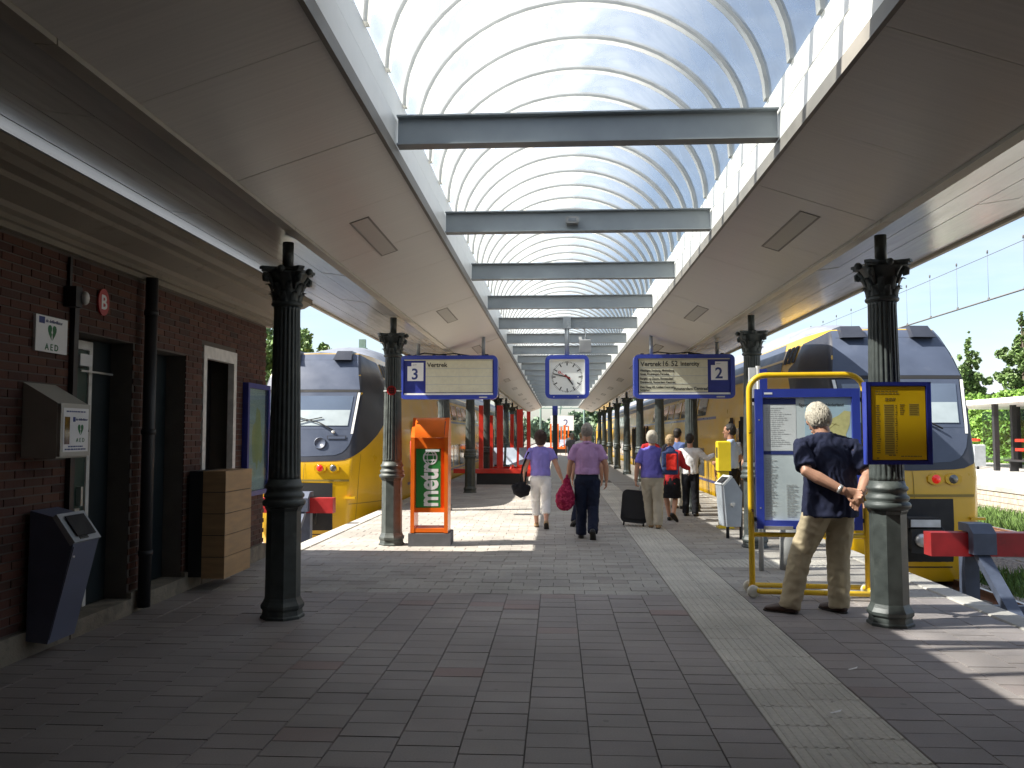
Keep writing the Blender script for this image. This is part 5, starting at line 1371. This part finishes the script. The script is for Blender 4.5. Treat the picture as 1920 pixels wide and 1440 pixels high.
def person(label, loc, rz, H, pose, fit, vox=.012, name='person', group=None):
    """pose: joints as fractions of height in the person's own frame (x right, y ahead, z up)"""
    t = thing(name, label, 'person', loc, rz, group); f = lambda p: Vector(p)*H
    g = dict(pelvis=(0, 0, .525), waist=(0, .0, .61), chest=(0, .0, .715), neck=(0, -.006, .815), head=(0, .012, .925),
             shL=(-.104, -.004, .782), shR=(.104, -.004, .782), hipL=(-.052, 0, .50), hipR=(.052, 0, .50),
             knL=(-.056, .02, .275), knR=(.056, .02, .275), anL=(-.058, -.01, .048), anR=(.058, -.01, .048),
             elL=(-.145, -.02, .625), elR=(.145, -.02, .625), wrL=(-.155, .03, .49), wrR=(.155, .03, .49),
             tL=(-.02, 1, 0), tR=(.02, 1, 0), hdL=(0, .1, -1), hdR=(0, .1, -1), nL=(1, 0, 0), nR=(-1, 0, 0), curlL=.5, curlR=.5, hy=0., hp=0.)
    g.update(pose); J = {k: f(v) for k, v in g.items() if isinstance(v, tuple) and k not in ('tL', 'tR', 'hdL', 'hdR', 'nL', 'nR')}
    wd = fit.get('wd', 1.); X = (1, 0, 0); h = H
    hy, hp = g['hy'], g['hp']
    HM = Matrix.Rotation(hy, 3, 'Z') @ Matrix.Rotation(hp, 3, 'X')
    def hd(x, y, z): return J['head'] + HM @ (Vector((x, y, z))*h)
    # ---- body: one continuous surface
    b = MB()
    b.tube([J['pelvis']-V(0, 0, .03*h), J['waist'], J['chest'], V(J['neck'].x, J['neck'].y, .785*h)], [.075*h*wd, .07*h*wd, .085*h*wd, .075*h], 16, ref=X, rr=[.055*h, .05*h*wd, .056*h*wd, .04*h])
    b.tube([J['neck']-V(0, 0, .03*h), J['neck'], hd(0, -.012, -.03)], [.042*h, .034*h, .033*h], 14)
    b.tube([hd(0, .006, -.052), hd(0, .004, -.01), hd(0, -.006, .03), hd(0, -.006, .05)], [.026*h, .041*h, .044*h, .034*h], 18, ref=HM @ Vector(X), rr=[.034*h, .051*h, .055*h, .042*h])
    b.tube([hd(0, .046, -.002), hd(0, .057, -.018), hd(0, .06, -.022)], [.006*h, .009*h, .008*h], 8)          # nose
    b.tube([hd(0, .036, -.06), hd(0, .043, -.066)], [.016*h, .012*h], 8)                                       # chin
    b.tube([hd(-.014, .044, -.045), hd(.014, .044, -.045)], .007*h, 8)                                          # lips
    b.tube([hd(-.024, .042, .008), hd(.024, .042, .008)], .009*h, 8)                                            # brow
    for s_ in (-1, 1):
        b.tube([hd(s_*.045, -.006, -.024), hd(s_*.050, -.010, -.004), hd(s_*.049, -.012, .010)], [.006*h, .009*h, .008*h], 8, ref=HM @ Vector((0, 1, 0)), rr=[.004*h]*3)
    al = fit.get('arm', 1.)
    for s_, S_ in ((-1, 'L'), (1, 'R')):
        sh_, el, wr = J['sh'+S_], J['el'+S_], J['wr'+S_]
        b.tube([sh_, sh_.lerp(el, .45), el, el.lerp(wr, .3), wr], [.030*h*al, .029*h*al, .024*h*al, .025*h*al, .0165*h*al], 12)
        add_hand(b, wr, Vector(g['hd'+S_]), -s_, h, g['curl'+S_], Vector(g['n'+S_]), fit.get('hand', 1.))
        hip, kn, an = J['hip'+S_], J['kn'+S_], J['an'+S_]
        b.tube([hip, hip.lerp(kn, .5), kn, kn.lerp(an, .3), an], [.046*h, .043*h, .031*h, .032*h, .021*h], 12)
        to = Vector(g['t'+S_]).normalized(); b.tube([an, an + to*.03*h - V(0, 0, .02*h), an + to*.08*h - V(0, 0, .032*h)], [.020*h, .022*h, .016*h], 8)
    remesh('body', b, fit.get('skin', 'skin'), t, vox*.62, 3)
    # ---- shirt
    b = MB(); hem = fit.get('hem', .505); bw = fit.get('belly', 1.)
    hc = V(J['pelvis'].x, J['pelvis'].y, 0)
    b.tube([V(hc.x, hc.y - .002*h, hem*h), V(hc.x, hc.y, (hem+.04)*h), J['waist'], J['chest'], V(J['neck'].x, J['neck'].y-.004*h, .772*h), V(J['neck'].x, J['neck'].y, .800*h), V(J['neck'].x, J['neck'].y, .826*h)],
           [.098*h*wd*bw, .098*h*wd*bw, .094*h*wd*bw, .105*h*wd, .092*h, .064*h, .037*h], 22, ref=X, rr=[.075*h*wd*bw, .074*h*wd*bw, .068*h*wd*bw, .070*h*wd, .054*h, .046*h, .036*h], dome=False)
    sl = fit.get('sleeve', .72)
    for S_ in 'LR':
        sh_, el, wr = J['sh'+S_], J['el'+S_], J['wr'+S_]; inn = V(J['neck'].x, J['neck'].y, .785*h).lerp(sh_, .30)
        b.tube([V(J['neck'].x, J['neck'].y, .806*h), V(J['neck'].x, J['neck'].y, .80*h).lerp(sh_, .5) + V(0, 0, .004*h), sh_], [.034*h, .033*h, .033*h], 12)
        if sl <= 1: b.tube([inn, sh_ + V(0, 0, .002*h), sh_.lerp(el, sl*.5), sh_.lerp(el, sl)], [.036*h, .036*h*(.5+.5*al), .038*h*(.5+.5*al), .041*h*(.5+.5*al)], 14, dome=False)
        else: b.tube([inn, sh_ + V(0, 0, .002*h), sh_.lerp(el, .5), el, wr.lerp(el, .08)], [.042*h, .042*h, .038*h, .033*h, .026*h], 14, dome=False)
    remesh('shirt', b, fit['shirt'], t, vox, 5, fit.get('fold', .014), 8.5, len(label) % 17, (1.3, 1.3, .75))
    if fit.get('collar'):
        c = MB().tube([V(J['neck'].x, J['neck'].y-.002*h, .812*h), V(J['neck'].x, J['neck'].y+.002*h, .840*h)], [.042*h, .038*h], 16, dome=False); part('collar', c, fit['shirt'], t)
    # ---- trousers or skirt
    b = MB(); cuff = fit.get('cuff', .03); lw = fit.get('leg', 1.)
    pw_ = .560 if fit.get('tucked') else .53
    b.tube([V(hc.x, hc.y, .475*h), V(hc.x, hc.y, .51*h), V(hc.x, hc.y, pw_*h)], [.088*h*wd, .094*h*wd*min(bw, 1.12), .088*h*wd*min(bw, 1.1)], 20, ref=X, rr=[.064*h, .072*h*wd, .064*h*wd])
    if fit.get('skirt'):
        b.tube([V(hc.x, hc.y, .50*h), V(hc.x, hc.y, .40*h), V(hc.x, hc.y, fit['skirt']*h)], [.098*h*wd, .108*h*wd, .112*h*wd], 22, ref=X, rr=[.078*h, .085*h, .088*h], dome=False)
    else:
        for S_ in 'LR':
            hip, kn, an = J['hip'+S_], J['kn'+S_], J['an'+S_]; bot = an + (kn-an)*max(0., (cuff-.048)/.227) - V(0, 0, max(0, .048-cuff)*h)
            b.tube([hip + V(0, 0, .01*h), hip.lerp(kn, .5), kn, kn.lerp(bot, .5), bot], [.055*h*lw, .051*h*lw, .043*h*lw, .041*h*lw, .039*h*lw], 16, dome=False)
    remesh('skirt' if fit.get('skirt') else 'trousers', b, fit['trousers'], t, vox, 4, fit.get('tfold', .012), 7., len(label) % 13, (1, 1, 1.25))
    if fit.get('belt'):
        part('belt', MB().tube([V(hc.x, hc.y, .553*h), V(hc.x, hc.y, .572*h)], [.094*h*wd, .094*h*wd], 24, ref=X, rr=.072*h*wd, dome=False), fit['belt'], t)
    # ---- shoes
    for s_, S_ in ((-1, 'L'), (1, 'R')):
        an = J['an'+S_]; to = Vector(g['t'+S_]).normalized(); dn = V(0, 0, -1) if abs(to.z) < .25 else (V(0, 0, -1) - to*(-to.z)).normalized(); up = -dn
        hl = an - to*.028*h + dn*.030*h
        b = MB().tube([hl + up*.006*h, an + to*.02*h + dn*.022*h, an + to*.07*h + dn*.030*h, an + to*.105*h + dn*.034*h], [.024*h, .027*h, .027*h, .020*h], 14, ref=to.cross(up), rr=[.021*h, .026*h, .019*h, .013*h])
        so = remesh('shoe', b, fit.get('shoe', 'shoe_black'), t, .009, 2)
        part('sole', MB().tube([hl + dn*.012*h, an + to*.02*h + dn*.043*h, an + to*.08*h + dn*.044*h, an + to*.11*h + dn*.042*h], [.022*h, .024*h, .027*h, .019*h], 14, ref=to.cross(up), rr=[.006*h]*4), 'sole', so)
    # ---- hair
    hk = fit.get('hairstyle', 'short'); b = MB(); XX = HM @ Vector(X)
    b.tube([hd(0, -.016, .0), hd(0, -.014, .03), hd(0, -.010, .052)], [.047*h, .051*h, .040*h], 18, ref=XX, rr=[.050*h, .056*h, .046*h])
    b.tube([hd(0, -.030, -.026), hd(0, -.026, .0)], [.038*h, .044*h], 16, ref=XX, rr=[.034*h, .042*h])
    if hk == 'bob':
        b.tube([hd(0, -.016, -.058), hd(0, -.018, -.02), hd(0, -.012, .03)], [.050*h, .058*h, .056*h], 18, ref=XX, rr=[.046*h, .054*h, .060*h])
    if hk == 'full':
        b.tube([hd(0, -.022, -.03), hd(0, -.016, .02), hd(0, -.012, .05)], [.048*h, .056*h, .044*h], 18, ref=XX, rr=[.046*h, .056*h, .048*h])
    hr = remesh('hair', b, fit.get('hair', 'hair_grey'), t, max(.007, vox*.6), 3, fit.get('hfold', .010), 26, len(label) % 7, (1.2, 1.2, .7))
    if vox <= .0125:                                  # loose locks over the cap of hair
        rl_ = random.Random(len(label)); lk = MB(); rx_, ry_, rz_ = (.054, .060, .068) if hk != 'short' else (.050, .056, .062)
        if hk == 'bob': rx_, ry_ = .062, .062
        for _ in range(700 if hk != 'short' else 400):
            th = rl_.uniform(0, 2*math.pi); ph = math.acos(rl_.uniform(-.35 if hk != 'bob' else -.75, 1)); 
            if math.sin(th) > .2 and ph > 1.0: continue
            pts_ = []; sw = rl_.gauss(0, .25)
            for q in range(4):
                a1 = ph + q*.17; a2 = th + sw*q*.22; lift = 1.0 + .035*math.sin(q*1.0) + rl_.uniform(0, .02)
                pts_.append(hd(rx_*math.sin(a1)*math.cos(a2)*lift, -.014 + ry_*math.sin(a1)*math.sin(a2)*lift, .004 + rz_*math.cos(a1)*lift))
            lk.tube(pts_, [.0016*h, .0022*h, .0018*h, .0006*h], 5)
        if lk.v: part('locks', lk, fit.get('hair', 'hair_grey'), hr, stuff=True)
    for s_ in (-1, 1):
        part('eye', MB().ball(tuple(hd(s_*.020, .0465, .0)), .0065*h, 8, 6), 'print_black', t)
    return t, J

STAND = {}
# 1 the man reading the map, hands behind his back
man, J = person('grey haired man in navy t-shirt and khaki trousers reading the map, hands behind back', (2.395, 7.86, 0), R(8), 1.95,
    dict(pelvis=(.042, 0, .495), waist=(.045, -.006, .60), chest=(.04, -.006, .705), neck=(.028, .010, .812), head=(.010, .046, .893),
         shL=(-.092, -.004, .765), shR=(.160, -.004, .762), elL=(-.105, -.085, .652), elR=(.182, -.095, .640), wrL=(.040, -.150, .566), wrR=(.108, -.160, .548),
         hdL=(.9, -.05, -.18), hdR=(-.55, .0, -.83), nL=(.1, -1, .1), nR=(-.1, -1, .1), curlL=.75, curlR=.65,
         hipL=(-.010, 0, .47), hipR=(.094, 0, .47), knL=(-.090, .035, .26), knR=(.084, .015, .26), anL=(-.165, -.005, .046), anR=(.072, -.01, .046),
         tL=(-.80, .62, 0), tR=(-.35, .93, 0), hp=R(-26), hy=R(14)),
    dict(shirt='navy_tee', trousers='khaki', shoe='shoe_brown', hair='hair_white', hairstyle='full', wd=1.08, belly=1.20, hem=.440, leg=1.15, sleeve=.84, fold=.018, tfold=.016, arm=1.15, cuff=.022, hfold=.012), vox=.011)
w_ = J['wrL'].lerp(J['elL'], .12); dd = (J['wrL']-J['elL']).normalized()
part('watch', MB().tube([w_ - dd*.014, w_ + dd*.014], .041, 14, dome=False), 'aluminium', man)
# 2 woman with handbag
wom, J = person('dark haired woman in lilac t-shirt and white cropped trousers walking away', (-.29, 14.55, 0), R(2), 1.68,
    dict(elL=(-.150, -.02, .635), wrL=(-.165, .02, .52), elR=(.165, -.03, .635), wrR=(.215, -.01, .505), hdR=(.35, .1, -1), anL=(-.040, .10, .05), knL=(-.05, .085, .275),
         anR=(.055, -.12, .085), knR=(.055, .0, .272), tR=(.05, .85, -.5)),
    dict(shirt='lilac', trousers='white_cloth', shoe='shoe_tan', hair='hair_brown', hairstyle='bob', wd=1.03, hem=.535, cuff=.125, leg=1.05, sleeve=.55, skin='skin'))
hb = thing('handbag', 'black shoulder bag hanging at the left side of the lilac woman', 'handbag', (-.29-.335, 14.5, .60))
b = MB().tube([(0, -.14, .1), (.0, -.1, .02), (0, .0, -.02), (0, .1, .02), (0, .14, .1)], [.05, .09, .11, .09, .05], 12, ref=(0, 0, 1), rr=[.03, .05, .055, .05, .03])
b = MB().tube([(-.12, 0, .13), (-.07, 0, .05), (.0, 0, .02), (.08, 0, .04), (.13, 0, .11)], [.05, .085, .10, .09, .05], 12, ref=(0, 0, 1), rr=[.04, .055, .06, .055, .04]); b.tube([(0, 0, .05), (.01, 0, .15)], [.12, .09], 12, ref=(1, 0, 0), rr=[.055, .035]); remesh('pouch', b, 'black_cloth', hb, .012, 2, .012, 12)
part('strap', MB().tube([(-.02, 0, .15), (.03, -.03, .45), (.13, -.03, .70)], .010, 6, ref=(0, 1, 0), rr=.018).tube([(.07, 0, .15), (.10, .02, .45), (.16, .02, .70)], .010, 6, ref=(0, 1, 0), rr=.018), 'black_cloth', hb)
# 3 man in pink purple shirt with red carrier bag
manc, J = person('bald grey man in pinkish purple shirt and dark jeans walking away', (.46, 13.15, 0), R(-2), 1.78,
    dict(elL=(-.150, -.01, .635), wrL=(-.165, .03, .505), elR=(.160, -.03, .635), wrR=(.165, -.005, .505), anL=(-.055, .03, .048), knL=(-.052, .04, .275),
         anR=(.045, -.12, .085), knR=(.05, .02, .27), tR=(.05, .75, -.66), curlL=1.0),
    dict(shirt='pink_purple', trousers='dark_jeans', shoe='shoe_black', hair='hair_grey', wd=1.08, tucked=1, hem=.555, belt='black_cloth', collar=1, leg=1.12, sleeve=.70, skin='skin_tan', hfold=.004))
cb = thing('carrier_bag', 'red patterned plastic bag carried by the man in the purple shirt', 'bag', (.46-.345, 13.17, .44))
b = MB().tube([(-.02, 0, .06), (0, 0, .13), (.01, 0, .22), (.02, 0, .31), (.03, 0, .40), (.03, 0, .47)], [.115, .15, .14, .10, .055, .045], 16, ref=(1, 0, 0), rr=[.09, .12, .11, .08, .045, .04]); remesh('sack', b, 'bag_red', cb, .012, 1, .022, 14, 3)
part('handle', MB().tube([(.03, 0, .46), (.03, -.03, .50), (.035, 0, .53)], .022, 8), 'bag_red', cb)
# 4 khaki man with suitcase and backpack
kh, J = person('white haired man in violet polo shirt and beige trousers pulling a suitcase', (1.62, 14.6, 0), R(-8), 1.67,
    dict(elL=(-.150, -.04, .63), wrL=(-.165, -.05, .49), elR=(.155, .02, .63), wrR=(.12, .10, .56), anL=(-.02, .10, .048), knL=(-.045, .085, .275), anR=(.055, -.03, .055), knR=(.055, .03, .275), curlL=1.1),
    dict(shirt='violet', trousers='beige', shoe='shoe_tan', hair='hair_white', hairstyle='full', wd=1.12, belly=1.05, hem=.52, leg=1.15, sleeve=.75, skin='skin_tan', collar=1, hfold=.014))
bp_ = thing('backpack', 'blue and bright red backpack on the right shoulder of the violet shirted man', 'backpack', (1.90, 14.42, .95), R(-12))
b = MB().box(-.13, .13, -.08, .09, -.02, .36).tube([(0, 0, .30), (0, .02, .42)], [.12, .07], 14, ref=(1, 0, 0), rr=[.085, .05]); remesh('sack', b, 'pack_blue', bp_, .014, 9, .012, 9)
b = MB().box(-.05, .12, -.135, -.07, .06, .33); remesh('front_pocket', b, 'pack_red', bp_, .012, 7, .008, 11)
part('strap', MB().tube([(-.10, .0, .02), (-.14, -.04, .22), (-.11, .02, .44), (-.06, .09, .48)], .014, 6, ref=(0, 1, 0), rr=.03), 'mid_grey', bp_)
sc = thing('suitcase', 'black wheeled suitcase tilted behind the violet shirted man', 'suitcase', (1.33, 15.0, .03), R(-6)); sc.rotation_euler = (R(-6), R(5), R(-6))
b = MB().prism(round_rect(.46, .56, .09), 1, -.12, .12); b.v = [(x, y, z+.31) for x, y, z in b.v]; cs = part('shell', b, 'suitcase_black', sc)
b = MB().prism(round_rect(.36, .44, .06), 1, -.145, -.1205); b.v = [(x, y, z+.31) for x, y, z in b.v]; part('front_pocket', b, 'suitcase_black', cs)
part('zip', frame_ring(MB(), .475, .575, .095, .455, .555, .088, -.02, .02), 'rubber', cs, (0, 0, .31))
for dx in (-.17, .17): part('wheel', MB().lathe([(.032, -.015), (.032, .015)], 12), 'rubber', sc, (dx, .0, .0)).rotation_euler = (0, R(90), 0)
part('handle', MB().tube([(.06, 0, .58), (.09, -.05, .80), (.11, -.08, .84)], .010, 6), 'aluminium', sc)
# 5 woman in red with black skirt
rw, J = person('blond woman in long red top and black skirt beyond the backpack', (2.10, 15.9, 0), R(-20), 1.60,
    dict(elL=(-.14, .03, .63), wrL=(-.12, .12, .60), elR=(.15, .04, .635), wrR=(.20, .12, .60), anL=(-.03, .06, .048), anR=(.06, -.13, .10), knR=(.055, .01, .265), tR=(.35, .75, -.55)),
    dict(shirt='red_cloth', trousers='black_cloth', skirt=.27, hair='hair_blond', hairstyle='full', hem=.40, wd=1.1, sleeve=1.2, shoe='shoe_black'), vox=.016)
# 6 person behind the purple man
pf, J = person('person in blue top and dark trousers half hidden ahead of the purple shirted man', (.52, 14.9, 0), 0, 1.66,
    dict(anL=(-.14, -.06, .07), knL=(-.09, .03, .275), tL=(-.3, .8, -.4), anR=(.09, .08, .048)), dict(shirt='blue_shirt', trousers='dark_jeans', hair='hair_grey', wd=1.0), vox=.02)
# 7 man in blue by the third right column, 8 conductor, 9 colleague, 10 person with white sleeve
person('man in dark blue shirt and beige trousers half hidden behind the third right column', (2.62, 18.6, 0), R(-35), 1.74, dict(elL=(-.16, .02, .63), wrL=(-.12, .12, .58)), dict(shirt='blue_shirt', trousers='beige', hair='hair_dark', sleeve=1.2, wd=1.1), vox=.018)
person('conductor in pale blue short sleeved shirt and black trousers beside the yellow validator', (3.15, 15.6, 0), R(62), 1.80,
    dict(elL=(-.14, .06, .635), wrL=(-.06, .14, .60), hdL=(.6, .6, 0), elR=(.17, -.05, .65), wrR=(.14, .05, .545), hdR=(-.4, .8, -.2), hy=R(12)), dict(shirt='pale_blue', trousers='black_cloth', hair='hair_dark', skin='skin_tan', wd=1.05, tucked=1, hem=.55, collar=1, sleeve=.7), vox=.012)
person('dark haired person standing just behind the conductor', (3.36, 16.7, 0), R(150), 1.78, {}, dict(shirt='mid_grey', trousers='black_cloth', hair='hair_dark'), vox=.02)
person('person with a white sleeve stretching an arm out from behind the third right column', (2.62, 16.9, 0), R(-20), 1.62,
    dict(elR=(.20, .02, .70), wrR=(.30, .03, .75), hdR=(1, .1, .35), nR=(0, 0, -1)), dict(shirt='white_cloth', trousers='black_cloth', hair='hair_dark', sleeve=1.2, skin='skin'), vox=.018)
FAR = [((.85, 30, 0), 'white_far', 'mid_grey', 'hair_blond', 'blond person in white top walking ahead right of the purple shirted man'),
       ((.62, 36, 0), 'mid_grey', 'black_cloth', 'hair_grey', 'grey haired person far ahead just behind the bald man head'),
       ((.85, 58, 0), 'white_far', 'pale_blue', 'hair_dark', 'small distant person in white shirt near the end of the canopy'),
       ((1.25, 70, 0), 'black_cloth', 'black_cloth', 'hair_dark', 'tiny distant person in black beyond the canopy'),
       ((2.35, 21.5, 0), 'red_cloth', 'mid_grey', 'hair_brown', 'person in red behind the blond woman head')]
for loc, sh_, tr_, hr, lab in FAR:
    person(lab, loc, R(random.uniform(-10, 10)), 1.68, dict(anL=(-.05, .07, .048), anR=(.05, -.06, .055), wrR=(.16, .06, .50)), dict(shirt=sh_, trousers=tr_, hair=hr), vox=.03)

# ---- repeats of a kind share a group
GROUPS = dict(train='trains standing at the platforms', buffer_stop='buffer stops at the track ends', departure_board='hanging departure boards', tree='trees around the station',
              overhead_wire='overhead wires', gantry='overhead line gantries', catenary_mast='catenary masts', bench='benches on the far platform', person='people on the platform',
              railway_track='railway tracks', paper_scrap='paper scraps on the ground', lamp_post='lamp posts beyond the canopy', windbreak_shelter='windbreaks on the platform')
for o in bpy.data.objects:
    k = o.name.split('.')[0]
    if o.parent is None and k in GROUPS and 'label' in o.keys(): o['group'] = GROUPS[k]
bpy.data.scenes.remove(TMP)
